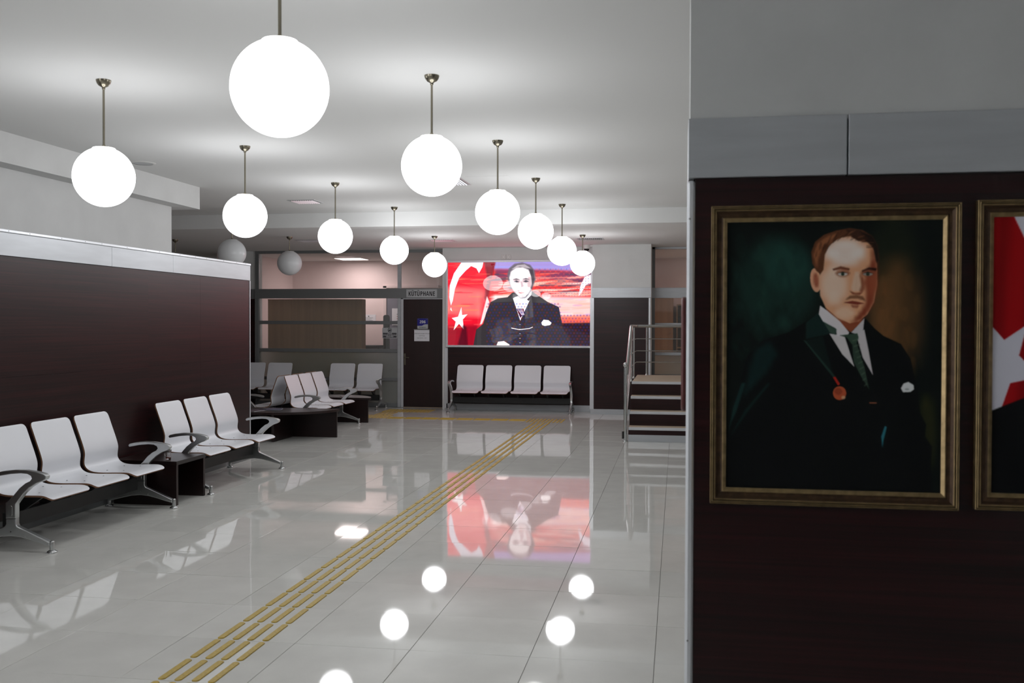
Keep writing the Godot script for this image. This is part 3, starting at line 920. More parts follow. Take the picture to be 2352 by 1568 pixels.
func window_wall() -> void:
	var z := -18.65
	var w := struct("window_1", "glazed library front in grey aluminium frames with frosted lower panes")
	var x0 := -8.232
	var x1 := -5.328
	var d := 0.035
	var B := func(n: String, a: float, b: float, y0: float, y1: float, m: Material, dz := 0.0, bv := 0.003):
		part(w, n, box(Vector3(a, y0, z - d), Vector3(b, y1, z + d + dz), bv), m)
	B.call("frame_post", x0, x0 + 0.075, 0, LOW, M.alu_dark)
	B.call("frame_post", x1, x1 + 0.064, 0, LOW, M.alu)
	B.call("frame_post", -4.434, -4.335, 0, 2.106, M.alu)
	B.call("frame_post", -4.41, -4.335, 2.29, LOW, M.alu)
	B.call("head_rail", x0, -4.335, 2.985, LOW, M.alu_dark, 0.004)
	B.call("band_panel", x0 - 0.01, -6.2, 2.106, 2.292, M.alu_dark, 0.012)
	B.call("band_panel", -6.197, -4.39, 2.106, 2.292, M.alu_dark, 0.012)
	B.call("cross_rail", x0 + 0.075, x1, 1.6, 1.668, M.alu_dark)
	B.call("cross_rail", x0 + 0.075, x1, 1.057, 1.125, M.alu_dark)
	B.call("cross_rail", x0 + 0.075, x1, 0.508, 0.568, M.alu_dark)
	B.call("bottom_rail", x0 + 0.075, x1, 0, 0.085, M.alu_dark)
	var panes := [[2.292, 2.985, "glass"], [1.668, 2.106, "glass"], [1.125, 1.6, "glass"], [0.568, 1.057, "frost"], [0.085, 0.508, "frost"]]
	for p in panes:
		part(w, "pane", box(Vector3(x0 + 0.072, p[0] - 0.003, z - 0.004), Vector3(x1 + 0.003, p[1] + 0.003, z + 0.004)), M[p[2]])
	part(w, "pane", box(Vector3(x1 + 0.06, 2.289, z - 0.004), Vector3(-4.407, 2.988, z + 0.004)), M.glass)
	# door
	var dr := struct("door_1", "dark brown library door in an aluminium frame")
	var lf := part(dr, "leaf", box(Vector3(-5.213, 0.012, z - 0.03), Vector3(-4.437, 2.085, z + 0.012), 0.002), M.wood_v)
	part(dr, "jamb", box(Vector3(-5.262, 0, z - 0.035), Vector3(-5.216, 2.106, z + 0.022), 0.003), M.alu_bright)
	part(dr, "head", box(Vector3(-5.262, 2.087, z - 0.035), Vector3(-4.434, 2.105, z + 0.022), 0.002), M.alu_bright)
	part(dr, "threshold", box(Vector3(-5.21, -0.002, z - 0.03), Vector3(-4.44, 0.008, z + 0.02)), M.stone)
	var hp := part(lf, "handle", box(Vector3(-5.203, 0.818, z + 0.012), Vector3(-5.168, 1.045, z + 0.018), 0.002), M.nickel)
	hp.set_meta("label", "satin nickel lever handle on a long plate")
	part(lf, "lever", tube([Vector3(-5.186, 0.965, z + 0.016), Vector3(-5.186, 0.965, z + 0.06), Vector3(-5.17, 0.965, z + 0.066), Vector3(-5.12, 0.967, z + 0.066), Vector3(-5.09, 0.958, z + 0.064)], 0.008, 8), M.nickel)
	# right-hand glazed front
	var v := struct("window_2", "glazed office front in grey aluminium frames behind the stair landing")
	var C := func(n: String, a: float, b: float, y0: float, y1: float, m: Material, dz := 0.0):
		part(v, n, box(Vector3(a, y0, z - d), Vector3(b, y1, z + d + dz), 0.003), m)
	C.call("frame_post", -0.482, -0.412, 0, LOW, M.alu_dark)
	C.call("head_rail", -0.482, 3.0, 3.0, LOW, M.alu)
	C.call("band_panel", -0.482, 3.0, 2.1, 2.29, M.alu, 0.012)
	C.call("cross_rail", -0.412, 3.0, 1.59, 1.64, M.alu)
	C.call("cross_rail", -0.412, 3.0, 1.042, 1.1, M.alu)
	C.call("bottom_rail", -0.412, 3.0, 0.0, 0.69, M.alu_dark)
	for p in [[2.29, 3.0, "glass"], [1.64, 2.1, "glass"], [1.1, 1.59, "glass"], [0.69, 1.042, "frost"]]:
		part(v, "pane", box(Vector3(-0.414, p[0] - 0.003, z - 0.004), Vector3(3.0, p[1] + 0.003, z + 0.004)), M[p[2]])

func library() -> void:
	var w := struct("wall_library", "pinkish white walls of the library behind the glazing")
	part(w, "back", box(Vector3(-9.2, 0, -22.1), Vector3(-4.1, LOW, -21.85)), M.pink_wall)
	part(w, "left_side", box(Vector3(-9.2, 0, -21.85), Vector3(-8.75, LOW, -18.95)), M.pink_wall)
	part(w, "right_side", box(Vector3(-4.2, 0, -21.85), Vector3(-4.0, LOW, -18.62)), M.pink_wall)
	var f := part(w, "ground", box(Vector3(-9.2, -0.003, -22), Vector3(-4.0, 0.0, -18.7)), M.grout)
	f.set_meta("label", "grey library floor")
	# bookcase seen from behind
	var b := thing("bookcase", "brown oak bookcase standing with its back to the library glazing", "bookcase", "", Vector3(-7.5, 0, -20.06))
	for k in 4:
		part(b, "back_panel", box(Vector3(-1.02 + 0.51 * k, 0.06, 0.13), Vector3(-0.512 + 0.51 * k, 2.1, 0.142), 0.001), M.oak)
	part(b, "top_board", box(Vector3(-1.03, 2.1, -0.13), Vector3(1.03, 2.125, 0.145), 0.002), M.oak)
	for x in [-1.03, -0.01, 1.01]:
		part(b, "side_board", box(Vector3(x, 0, -0.13), Vector3(x + 0.02, 2.1, 0.13), 0.001), M.oak)
	for y in [0.06, 0.5, 0.9, 1.3, 1.7]:
		part(b, "shelf", box(Vector3(-1.01, y, -0.13), Vector3(1.01, y + 0.02, 0.13), 0.001), M.oak)
	# lit ceiling panels
	var em := mat(Color(1, 0.96, 0.95), 0.5)
	em.emission_enabled = true
	em.emission = Color(1.0, 0.93, 0.92)
	em.emission_energy_multiplier = 4.0
	for q in [[-7.05, -21.0, "bright rectangular ceiling panel light inside the library"]]:
		var l := thing("ceiling_panel_light", q[2], "panel light", "", Vector3(q[0], LOW, q[1]))
		part(l, "housing", box(Vector3(-0.32, -0.014, -0.32), Vector3(0.32, 0, 0.32), 0.003), M.white_paint)
		part(l, "diffuser", box(Vector3(-0.29, -0.018, -0.29), Vector3(0.29, -0.0142, 0.29)), em)
		area_light(l, Vector3(0, -0.03, 0), Vector3(-PI / 2, 0, 0), Vector2(0.58, 0.58), Color(1.0, 0.94, 0.93), 2.3)
	vent("ceiling_vent", "slatted air vent beside the panel light in the library ceiling", Vector3(-6.97, LOW, -20.35), 0.4, 0.4)
	# grey inner door with frame on the back wall
	var g := struct("door_2", "grey inner door on the library back wall")
	part(g, "frame", box(Vector3(-6.58, 0, -21.87), Vector3(-6.5, 2.47, -21.8), 0.003), M.pink_wall)
	part(g, "frame_head", box(Vector3(-6.58, 2.42, -21.87), Vector3(-5.3, 2.48, -21.8), 0.003), M.pink_wall)
	part(g, "leaf", box(Vector3(-6.5, 0.01, -21.86), Vector3(-5.4, 2.3, -21.82), 0.002), M.grey_door)
	var n := thing("poster_notice", "white notice with red lines on the grey library door", "notice", "", Vector3(-6.16, 1.77, -21.81))
	part(n, "sheet", box(Vector3(-0.21, -0.19, 0), Vector3(0.21, 0.19, 0.003)), M.paper)
	for k in 4:
		part(n, "text_line", box(Vector3(-0.1, 0.05 - k * 0.05, 0.003), Vector3(0.14, 0.062 - k * 0.05, 0.0045)), M.red_ink if k in [1, 2] else M.ink)
	n = thing("paper_notice", "white paper notice with a crest taped to the library back wall", "notice", "", Vector3(-6.93, 1.72, -21.845))
	part(n, "sheet", box(Vector3(-0.17, -0.1, 0), Vector3(0.17, 0.1, 0.002)), M.paper)
	part(n, "crest", lathe([Vector2(0.001, 0.004), Vector2(0.012, 0.003), Vector2(0.013, 0.0)], 10), M.ink, Vector3(0, 0.06, 0.002), Vector3(PI / 2, 0, 0))
	for k in 4:
		part(n, "text_line", box(Vector3(-0.1 + 0.03 * (k % 2), 0.025 - k * 0.03, 0.002), Vector3(0.1 - 0.03 * (k % 2), 0.031 - k * 0.03, 0.0035)), M.sign_dark)
	var gt := thing("security_gate", "tall grey rounded detector post inside the library beside the door", "detector gate", "", Vector3(-6.02, 0, -20.2))
	var st := begin()
	add_extrude(st, rrect(0.13, 1.8, 0.05, 5), 0.06, 0.01, Transform3D(Basis.IDENTITY, Vector3(0, 0.9, 0)))
	part(gt, "panel", st.commit(), M.alu_dark)
	part(gt, "foot", cbox(Vector3(0.16, 0.03, 0.3), 0.005), M.edge_black, Vector3(0, 0.015, 0))
	part(gt, "stripe", cbox(Vector3(0.05, 1.5, 0.062), 0.004), M.bronze, Vector3(-0.03, 0.8, 0.002))
	var db := thing("low_cabinet", "low dark cabinet against the library back wall", "cabinet", "", Vector3(-6.79, 0, -21.6))
	part(db, "carcass", box(Vector3(-0.22, 0.05, -0.2), Vector3(0.22, 1.1, 0.2), 0.004), M.dark_box)
	part(db, "top", box(Vector3(-0.23, 1.1, -0.21), Vector3(0.23, 1.13, 0.21), 0.004), M.dark_box)
	part(db, "plinth", box(Vector3(-0.2, 0.0, -0.18), Vector3(0.2, 0.05, 0.18)), M.edge_black)

func office() -> void:
	# room seen through the glazing by the stair
	var w := struct("wall_office", "pale walls of the office behind the stair glazing")
	part(w, "back", box(Vector3(-0.9, 0, -22.1), Vector3(3.0, LOW, -21.85)), M.pink_wall)
	part(w, "left_side", box(Vector3(-0.9, 0, -21.85), Vector3(-0.6, LOW, -18.62)), M.pink_wall)
	part(w, "ground", box(Vector3(-0.9, -0.003, -22), Vector3(3.0, 0.69, -18.7)), M.stone)
	var s := thing("shelf_unit", "oak shelf unit with open compartments in the office behind the stair", "shelf unit", "", Vector3(0.6, 0.69, -21.6))
	part(s, "side_board", box(Vector3(-0.62, 0, -0.2), Vector3(-0.6, 1.35, 0.2), 0.001), M.oak)
	part(s, "side_board", box(Vector3(0.6, 0, -0.2), Vector3(0.62, 1.35, 0.2), 0.001), M.oak)
	for y in [0.02, 0.42, 0.85, 1.33]:
		part(s, "shelf", box(Vector3(-0.6, y, -0.2), Vector3(0.6, y + 0.022, 0.2), 0.001), M.oak)
	part(s, "back_panel", box(Vector3(-0.6, 0.0, -0.2), Vector3(0.6, 1.33, -0.19)), M.brown_dark)
	var c := thing("tall_cupboard", "tall oak cupboard beside the shelf unit in the office", "cupboard", "", Vector3(-0.33, 0.69, -21.55))
	part(c, "carcass", box(Vector3(-0.26, 0, -0.25), Vector3(0.24, 1.5, 0.25), 0.003), M.oak)
	part(c, "door", box(Vector3(-0.25, 0.02, 0.252), Vector3(0.23, 1.48, 0.268), 0.002), M.oak)
	part(c, "knob", lathe([Vector2(0.001, 0.03), Vector2(0.012, 0.026), Vector2(0.014, 0.015), Vector2(0.006, 0.0)], 10), M.nickel, Vector3(0.18, 0.75, 0.266), Vector3(PI / 2, 0, 0))
	var f := thing("photo_frame", "small dark picture frame standing on the office shelf", "picture frame", "", Vector3(0.13, 1.562, -21.5))
	part(f, "board", box(Vector3(-0.12, 0, -0.01), Vector3(0.12, 0.22, 0.01), 0.002), M.black)
	part(f, "print", box(Vector3(-0.1, 0.02, 0.01), Vector3(0.1, 0.2, 0.0115)), M.dark_box)
	var l := thing("ceiling_panel_light", "ceiling panel light in the office behind the stair", "panel light", "", Vector3(1.9, LOW, -20.4))
	part(l, "housing", box(Vector3(-0.32, -0.014, -0.32), Vector3(0.32, 0, 0.32), 0.003), M.white_paint)
	var em := mat(Color(1, 0.95, 0.92), 0.5)
	em.emission_enabled = true
	em.emission = Color(1.0, 0.86, 0.8)
	em.emission_energy_multiplier = 3.0
	part(l, "diffuser", box(Vector3(-0.29, -0.018, -0.29), Vector3(0.29, -0.0142, 0.29)), em)
	area_light(l, Vector3(0, -0.03, 0), Vector3(-PI / 2, 0, 0), Vector2(0.58, 0.58), Color(1.0, 0.87, 0.83), 1.8)

func area_light(parent: Node3D, at: Vector3, rot: Vector3, size: Vector2, c: Color, e: float) -> void:
	var a := AreaLight3D.new()
	a.name = "area_glow"
	a.area_size = size
	a.light_color = c
	a.light_energy = e
	a.area_range = 30.0
	a.area_attenuation = 2.0
	a.shadow_enabled = true
	a.position = at
	a.rotation = rot
	parent.add_child(a)

# ------------------------------------------------------------------ ceiling things
func pendant(at: Vector3, top: float, lit: bool, label: String) -> void:
	if not mesh_cache.has("globe"):
		var pr := []
		for k in 33:
			var a := -PI / 2 + (PI / 2 + 1.17) * k / 32.0
			pr.append(Vector2(maxf(0.0005, 0.2 * cos(a)), 0.2 * sin(a)))
		pr.append(Vector2(0.074, 0.191))
		pr.append(Vector2(0.071, 0.194))
		pr.append(Vector2(0.06, 0.1955))
		pr.append(Vector2(0.001, 0.196))
		mesh_cache.globe = lathe(pr, 48)
		mesh_cache.canopy = lathe([Vector2(0.008, -0.062), Vector2(0.011, -0.06), Vector2(0.011, -0.05), Vector2(0.018, -0.046), Vector2(0.032, -0.038), Vector2(0.043, -0.024), Vector2(0.049, -0.008), Vector2(0.05, 0.0)], 24)
		mesh_cache.cap = lathe([Vector2(0.066, -0.002), Vector2(0.067, 0.001), Vector2(0.06, 0.003), Vector2(0.013, 0.005), Vector2(0.0105, 0.02), Vector2(0.008, 0.022)], 28)
	var t := thing("pendant_lamp", label, "pendant lamp", "globe pendant lamps over the hall" if lit else "unlit globe pendant lamps", at)
	part(t, "globe", mesh_cache.globe, M.opal_lit if lit else M.opal)
	part(t, "cap", mesh_cache.cap, M.nickel, Vector3(0, 0.195, 0))
	part(t, "rod", tube([Vector3(0, 0.2, 0), Vector3(0, top - at.y - 0.05, 0)], 0.0075, 10), M.nickel)
	part(t, "canopy", mesh_cache.canopy, M.nickel, Vector3(0, top - at.y, 0))
	if lit:
		var o := OmniLight3D.new()
		o.name = "bulb_light"
		o.light_color = Color(0.99, 0.99, 1.0)
		o.light_energy = LAMP_OMNI
		o.light_size = 0.19
		o.omni_range = 30.0
		o.omni_attenuation = 2.0
		o.shadow_enabled = true
		t.add_child(o)

func vent(called: String, label: String, at: Vector3, w: float, d: float) -> void:
	var t := thing(called, label, "air vent", "ceiling air vents", at)
	var fr := part(t, "frame", frame_mesh(w, d, [Vector2(0, 0.0), Vector2(0.002, 0.004), Vector2(0.03, 0.006), Vector2(0.034, 0.001)]), M.plate, Vector3.ZERO, Vector3(PI / 2, 0, 0))
	fr.set_meta("label", "flat metal rim")
	part(t, "duct", box(Vector3(-w / 2 + 0.03, -0.003, -d / 2 + 0.03), Vector3(w / 2 - 0.03, -0.001, d / 2 - 0.03)), M.black)
	var n := int((w - 0.08) / 0.03)
	for k in n:
		part(t, "slat", cbox(Vector3(0.014, 0.0015, d - 0.07), 0.0), M.alu_bright, Vector3(-w / 2 + 0.05 + k * (w - 0.1) / maxf(1.0, n - 1), -0.009, 0), Vector3(0, 0, 1.0))

# ------------------------------------------------------------------ benches
func seat_meshes() -> Array:
	if mesh_cache.has("seat"):
		return mesh_cache.seat
	var pts := [Vector2(-0.302, 0.842), Vector2(-0.287, 0.815), Vector2(-0.25, 0.715), Vector2(-0.21, 0.605), Vector2(-0.193, 0.54), Vector2(-0.198, 0.485), Vector2(-0.197, 0.445), Vector2(-0.172, 0.408), Vector2(-0.122, 0.385), Vector2(-0.04, 0.378), Vector2(0.08, 0.381), Vector2(0.175, 0.383), Vector2(0.215, 0.378), Vector2(0.243, 0.366), Vector2(0.258, 0.354)]
	var c := catmull(pts, 4)
	var n := c.size()
	var len_at := [0.0]
	for i in range(1, n):
		len_at.append(len_at[i - 1] + (c[i] - c[i - 1]).length())
	var total: float = len_at[n - 1]
	var th := 0.0065
	var hw0 := 0.2475
	var r := 0.04
	var cols := 8
	var front := []
	var back := []
	var nors := []
	var hw := []
	# extra rows near the ends for rounded corners
	var rows := []
	for s in [0.0, 0.004, 0.012, 0.024, 0.04]:
		rows.append(s)
	var m := 44
	for k in range(1, m):
		rows.append(0.04 + (total - 0.08) * k / m)
	for s in [0.04, 0.024, 0.012, 0.004, 0.0]:
		rows.append(total - s)
	var i := 0
	for s in rows:
		while i < n - 2 and len_at[i + 1] < s:
			i += 1
		var f: float = (s - len_at[i]) / maxf(1e-6, len_at[i + 1] - len_at[i])
		var p: Vector2 = c[i].lerp(c[i + 1], clampf(f, 0, 1))
		var t: Vector2 = (c[mini(i + 2, n - 1)] - c[maxi(i - 1, 0)]).normalized()
		var nn := Vector2(-t.y, t.x)   # towards the sitter
		if nn.y < 0 and nn.x < 0:
			nn = -nn
		var e := minf(s, total - s)
		var w := hw0
		if e < r:
			w = hw0 - r + sqrt(maxf(0.0, r * r - (r - e) * (r - e)))
		hw.append(w)
		nors.append(Vector3(0, nn.y, nn.x))
		front.append(Vector3(0, p.y, p.x) + Vector3(0, nn.y, nn.x) * th)
		back.append(Vector3(0, p.y, p.x) - Vector3(0, nn.y, nn.x) * th)
	var shell := begin()
	var edge := begin()
	var rn := rows.size()
	for k in rn - 1:
		for q in cols:
			var x0 := -1.0 + 2.0 * q / cols
			var x1 := -1.0 + 2.0 * (q + 1) / cols
			var a := Vector3(x0 * hw[k], 0, 0)
			var b := Vector3(x1 * hw[k], 0, 0)
			var d := Vector3(x0 * hw[k + 1], 0, 0)
			var e := Vector3(x1 * hw[k + 1], 0, 0)
			quad_n(shell, front[k + 1] + d, front[k + 1] + e, front[k] + b, front[k] + a, nors[k + 1], nors[k + 1], nors[k], nors[k])
			quad_n(shell, back[k] + a, back[k] + b, back[k + 1] + e, back[k + 1] + d, -nors[k], -nors[k], -nors[k + 1], -nors[k + 1])
		for s in [-1.0, 1.0]:
			var a := Vector3(s * hw[k], 0, 0)
			var d := Vector3(s * hw[k + 1], 0, 0)
			if s > 0:
				quad(edge, back[k] + a, front[k] + a, front[k + 1] + d, back[k + 1] + d)
			else:
				quad(edge, front[k] + a, back[k] + a, back[k + 1] + d, front[k + 1] + d)
	for k in [0, rn - 1]:
		var a := Vector3(-hw[k], 0, 0)
		var b := Vector3(hw[k], 0, 0)
		if k == 0:
			quad(edge, front[k] + a, front[k] + b, back[k] + b, back[k] + a)
		else:
			quad(edge, back[k] + a, back[k] + b, front[k] + b, front[k] + a)
	var screws := begin()
	add_lathe(screws, PackedVector2Array([Vector2(0.0065, 0.0), Vector2(0.006, 0.002), Vector2(0.001, 0.003)]), 8)
	var br := begin()
	for x in [0.0]:
		add_extrude(br, PackedVector2Array([Vector2(-0.09, 0.262), Vector2(-0.02, 0.262), Vector2(0.12, 0.352), Vector2(0.13, 0.3735), Vector2(-0.10, 0.3735)]), 0.03, 0.003, Transform3D(Basis(Vector3.UP, -PI / 2), Vector3(x, 0, 0)))
	mesh_cache.seat = [shell.commit(), edge.commit(), screws.commit(), br.commit()]
	return mesh_cache.seat

func leg_meshes() -> Array:
	if mesh_cache.has("leg"):
		return mesh_cache.leg
	# side view: x forward, y up; turned to stand across the bench
	var tr := Transform3D(Basis(Vector3.UP, -PI / 2), Vector3.ZERO)
	var st := begin()
	var half := [Vector2(0.04, 0.235), Vector2(0.04, 0.196), Vector2(0.05, 0.18), Vector2(0.12, 0.152), Vector2(0.22, 0.112), Vector2(0.3, 0.078), Vector2(0.3, 0.05), Vector2(0.24, 0.064), Vector2(0.16, 0.085), Vector2(0.08, 0.103), Vector2(0.0, 0.11)]
	var ring := PackedVector2Array()
	for p in half:
		ring.append(p)
	for k in range(half.size() - 2, -1, -1):
		ring.append(Vector2(-half[k].x, half[k].y))
	var rev := PackedVector2Array()
	for k in range(ring.size() - 1, -1, -1):
		rev.append(ring[k])
	add_extrude(st, rev, 0.044, 0.0075, tr)
	for s in [-1.0, 1.0]:
		for side in [-1.0, 1.0]:
			for k in 6:
				var u: float = s * (0.0 if k == 0 else 0.03 + k * 0.04)
				var y: float = 0.142 if k == 0 else 0.14 - absf(u) * 0.27
				var rr := 0.0085 - 0.0008 * k
				dome(st, Vector3(side * 0.02, y, u), Vector3(side, 0, 0), rr)
		var f := Vector3(0, 0, s * 0.306)
		add_lathe(st, PackedVector2Array([Vector2(0.017, 0.022), Vector2(0.0175, 0.05), Vector2(0.0175, 0.076), Vector2(0.013, 0.084), Vector2(0.001, 0.086)]), 14, f)
	var feet := begin()
	add_lathe(feet, PackedVector2Array([Vector2(0.001, 0.0), Vector2(0.034, 0.0), Vector2(0.036, 0.005), Vector2(0.034, 0.011), Vector2(0.022, 0.018), Vector2(0.012, 0.022), Vector2(0.009, 0.03)]), 18)
	# upright and armrest in one casting
	var am := begin()
	var outline := [Vector2(-0.04, 0.236), Vector2(0.04, 0.236), Vector2(0.041, 0.335), Vector2(0.062, 0.362), Vector2(0.10, 0.41), Vector2(0.15, 0.455), Vector2(0.205, 0.49), Vector2(0.25, 0.506), Vector2(0.276, 0.522), Vector2(0.281, 0.543), Vector2(0.262, 0.558), Vector2(0.20, 0.571), Vector2(0.12, 0.58), Vector2(0.04, 0.581), Vector2(-0.05, 0.571), Vector2(-0.10, 0.559), Vector2(-0.114, 0.545), Vector2(-0.104, 0.530), Vector2(-0.07, 0.536), Vector2(0.0, 0.549), Vector2(0.08, 0.556), Vector2(0.13, 0.553), Vector2(0.158, 0.54), Vector2(0.165, 0.522), Vector2(0.15, 0.504), Vector2(0.115, 0.488), Vector2(0.07, 0.453), Vector2(0.02, 0.398), Vector2(-0.02, 0.358), Vector2(-0.04, 0.345)]
	add_extrude(am, PackedVector2Array(outline), 0.046, 0.007, tr)
	add_extrude(am, rrect(0.03, 0.075, 0.012, 4), 0.05, 0.003, Transform3D(Basis(Vector3.UP, -PI / 2), Vector3(0, 0.29, 0.0)))
	mesh_cache.leg = [st.commit(), feet.commit(), am.commit()]
	return mesh_cache.leg

func dome(st: SurfaceTool, at: Vector3, n: Vector3, r: float) -> void:
	var a := Vector3.UP
	var b := n.cross(a)
	for k in 8:
		var t0 := TAU * k / 8
		var t1 := TAU * (k + 1) / 8
		var d0 := a * cos(t0) + b * sin(t0)
		var d1 := a * cos(t1) + b * sin(t1)
		tri_n(st, at + d0 * r, at + d1 * r, at + n * r * 0.7, (d0 + n * 0.3).normalized(), (d1 + n * 0.3).normalized(), n)

func bench(seats: int, at: Vector3, turn: float, label: String, pitch := 0.55, arm := true) -> void:
	# local: x along the bench, z towards the sitter's front
	var t := thing("waiting_bench", label, "bench", "waiting benches with white seats", at, turn)
	var sm := seat_meshes()
	var lm := leg_meshes()
	var span := pitch * seats
	for k in seats:
		var x := -span / 2 + pitch * (k + 0.5)
		var s := part(t, "seat", sm[0], M.lam, Vector3(x, 0, 0))
		part(s, "edge", sm[1], M.ply)
		for q in [Vector3(-0.13, 0.3862, -0.06), Vector3(0.13, 0.3862, -0.06), Vector3(-0.13, 0.3872, 0.09), Vector3(0.13, 0.3872, 0.09)]:
			part(s, "screw", sm[2], M.screw, q)
		for q in [-0.14, 0.14]:
			part(t, "bracket", sm[3], M.black_steel, Vector3(x + q, 0, 0))
	part(t, "beam", box(Vector3(-span / 2 - 0.02, 0.155, -0.085), Vector3(span / 2 + 0.02, 0.265, -0.025), 0.004), M.black_steel)
	for s in [-1.0, 1.0]:
		var x: float = s * (span / 2 + 0.024)
		var l := part(t, "leg", lm[0], M.cast, Vector3(x, 0, 0))
		for q in [-0.306, 0.306]:
			part(l, "glide_foot", lm[1], M.chrome, Vector3(0, 0, q))
		part(t, "armrest", lm[2], M.cast, Vector3(x, 0, 0))

func benches() -> void:
	var E := PI / 2
	bench(3, Vector3(-4.635, 0, -7.22), E, "three-seat white bench by the wood partition, cut off by the left edge", 0.557)
	bench(3, Vector3(-4.635, 0, -9.635), E, "three-seat white bench beside the end of the wood partition", 0.553)
	bench(3, Vector3(-5.375, 0, -14.62), E, "three-seat white bench facing the aisle between the two half-round tables", 0.546)
	bench(3, Vector3(-6.07, 0, -14.62), -E, "white bench turned away from the aisle, back-to-back with its neighbour", 0.546)
	bench(3, Vector3(-8.20, 0, -18.2), 0.0, "white bench along the library glazing, partly hidden by the wood partition", 0.55)
	bench(2, Vector3(-6.10, 0, -18.2), 0.0, "two-seat white bench along the library glazing next to the brown door", 0.55)
	bench(4, Vector3(-3.0, 0, -18.0), 0.0, "four-seat white bench against the wood wall under the screen", 0.544)

# ------------------------------------------------------------------ tables and small things
func tables() -> void:
	var t := thing("side_table", "dark wood side table between the two benches by the partition", "table", "", Vector3(-4.67, 0, -8.47))
	part(t, "top", box(Vector3(-0.305, 0.358, -0.275), Vector3(0.305, 0.392, 0.275), 0.0015), M.wood_dark)
	for s in [-1.0, 1.0]:
		part(t, "side_panel", box(Vector3(-0.3, 0, s * 0.255 - 0.017), Vector3(0.302, 0.3575, s * 0.255 + 0.017), 0.0015), M.wood_dark)
	part(t, "rear_panel", box(Vector3(-0.29, 0.1, -0.237), Vector3(-0.27, 0.3575, 0.237), 0.001), M.wood_dark)
	part(t, "edge_band", box(Vector3(0.305, 0.358, -0.275), Vector3(0.3065, 0.392, 0.275)), M.edge_black)
	# half-round tables at both ends of the back-to-back benches
	for q in [[-13.56, 1.0, 0.95, 0.8, "half-round dark wood table at the near end of the back-to-back benches"], [-15.62, -1.0, 0.74, 0.66, "half-round dark wood table at the far end of the back-to-back benches"]]:
		var h := thing("half_round_table", q[4], "table", "half-round tables", Vector3(-5.68, 0, q[0]))
		var ring := PackedVector2Array()
		for k in 25:
			var a := PI * k / 24.0
			ring.append(Vector2(q[2] * cos(a), q[3] * sin(a)))
		var st := begin()
		add_extrude(st, ring, 0.034, 0.002, Transform3D(Basis(Vector3.RIGHT, PI / 2) if q[1] > 0 else Basis(Vector3.RIGHT, -PI / 2), Vector3(0, 0.388, 0)))
		part(h, "top", st.commit(), M.wood_dark)
		var sg: float = q[1]
		part(h, "flat_panel", box(Vector3(-q[2] + 0.03, 0, sg * 0.005), Vector3(q[2] - 0.03, 0.37, sg * 0.039), 0.0015), M.wood_dark)
		part(h, "stem_panel", box(Vector3(0.235, 0, sg * 0.04), Vector3(0.27, 0.37, sg * (q[3] - 0.07)), 0.0015), M.wood_dark)
		part(h, "stem_panel", box(Vector3(-0.27, 0, sg * 0.04), Vector3(-0.235, 0.37, sg * (q[3] - 0.07)), 0.0015), M.wood_dark)
	# magazines
	var spots := [[-5.56, -13.2, 0.3, "mag_a", "open magazine with a purplish cover on the near half-round table"], [-5.78, -13.02, -0.2, "mag_b", "greyish magazine beside the partition edge on the near half-round table"], [-5.66, -13.34, 0.9, "mag_c", "dark magazine lying under another on the near half-round table"]]
	for s in spots:
		var m := thing("magazine", s[4], "magazine", "magazines on the half-round tables", Vector3(s[0], 0.4055 + (0.006 if s[3] == "mag_a" else 0.0), s[1]), s[2])
		part(m, "cover", box(Vector3(-0.105, 0.004, -0.145), Vector3(0.105, 0.006, 0.145), 0.0005), M[s[3]])
		part(m, "pages", box(Vector3(-0.1, 0.0, -0.142), Vector3(0.104, 0.004, 0.142)), M.paper)
		part(m, "title_block", box(Vector3(-0.09, 0.006, -0.13), Vector3(0.09, 0.0064, -0.09)), M.mag_b if s[3] != "mag_b" else M.mag_a)
	var m2 := thing("magazine", "small magazine on the far half-round table", "magazine", "magazines on the half-round tables", Vector3(-5.4, 0.4055, -15.85), 0.5)
	part(m2, "cover", box(Vector3(-0.1, 0.004, -0.14), Vector3(0.1, 0.006, 0.14), 0.0005), M.mag_b)
	part(m2, "pages", box(Vector3(-0.096, 0.0, -0.137), Vector3(0.1, 0.004, 0.137)), M.paper)
	# tea glass
	var g := thing("tea_glass", "small waisted tea glass with a little tea left on the side table", "glass", "", Vector3(-4.515, 0.392, -8.33))
	part(g, "body", lathe([Vector2(0.001, 0.0), Vector2(0.022, 0.0), Vector2(0.024, 0.006), Vector2(0.025, 0.02), Vector2(0.021, 0.045), Vector2(0.026, 0.072), Vector2(0.029, 0.084), Vector2(0.0278, 0.084), Vector2(0.0247, 0.072), Vector2(0.0197, 0.045), Vector2(0.0235, 0.02), Vector2(0.0225, 0.008), Vector2(0.001, 0.007)], 24), M.clear)
	part(g, "tea", lathe([Vector2(0.001, 0.0075), Vector2(0.0215, 0.0085), Vector2(0.0226, 0.018), Vector2(0.001, 0.0182)], 20), M.tea)
	var hr := []
	for k in 9:
		var a := -PI / 2 + PI * k / 8.0
		hr.append(Vector3(-0.022 - 0.016 * cos(a), 0.048 + 0.018 * sin(a), 0))
	part(g, "handle", tube(hr, 0.0028, 8), M.clear)

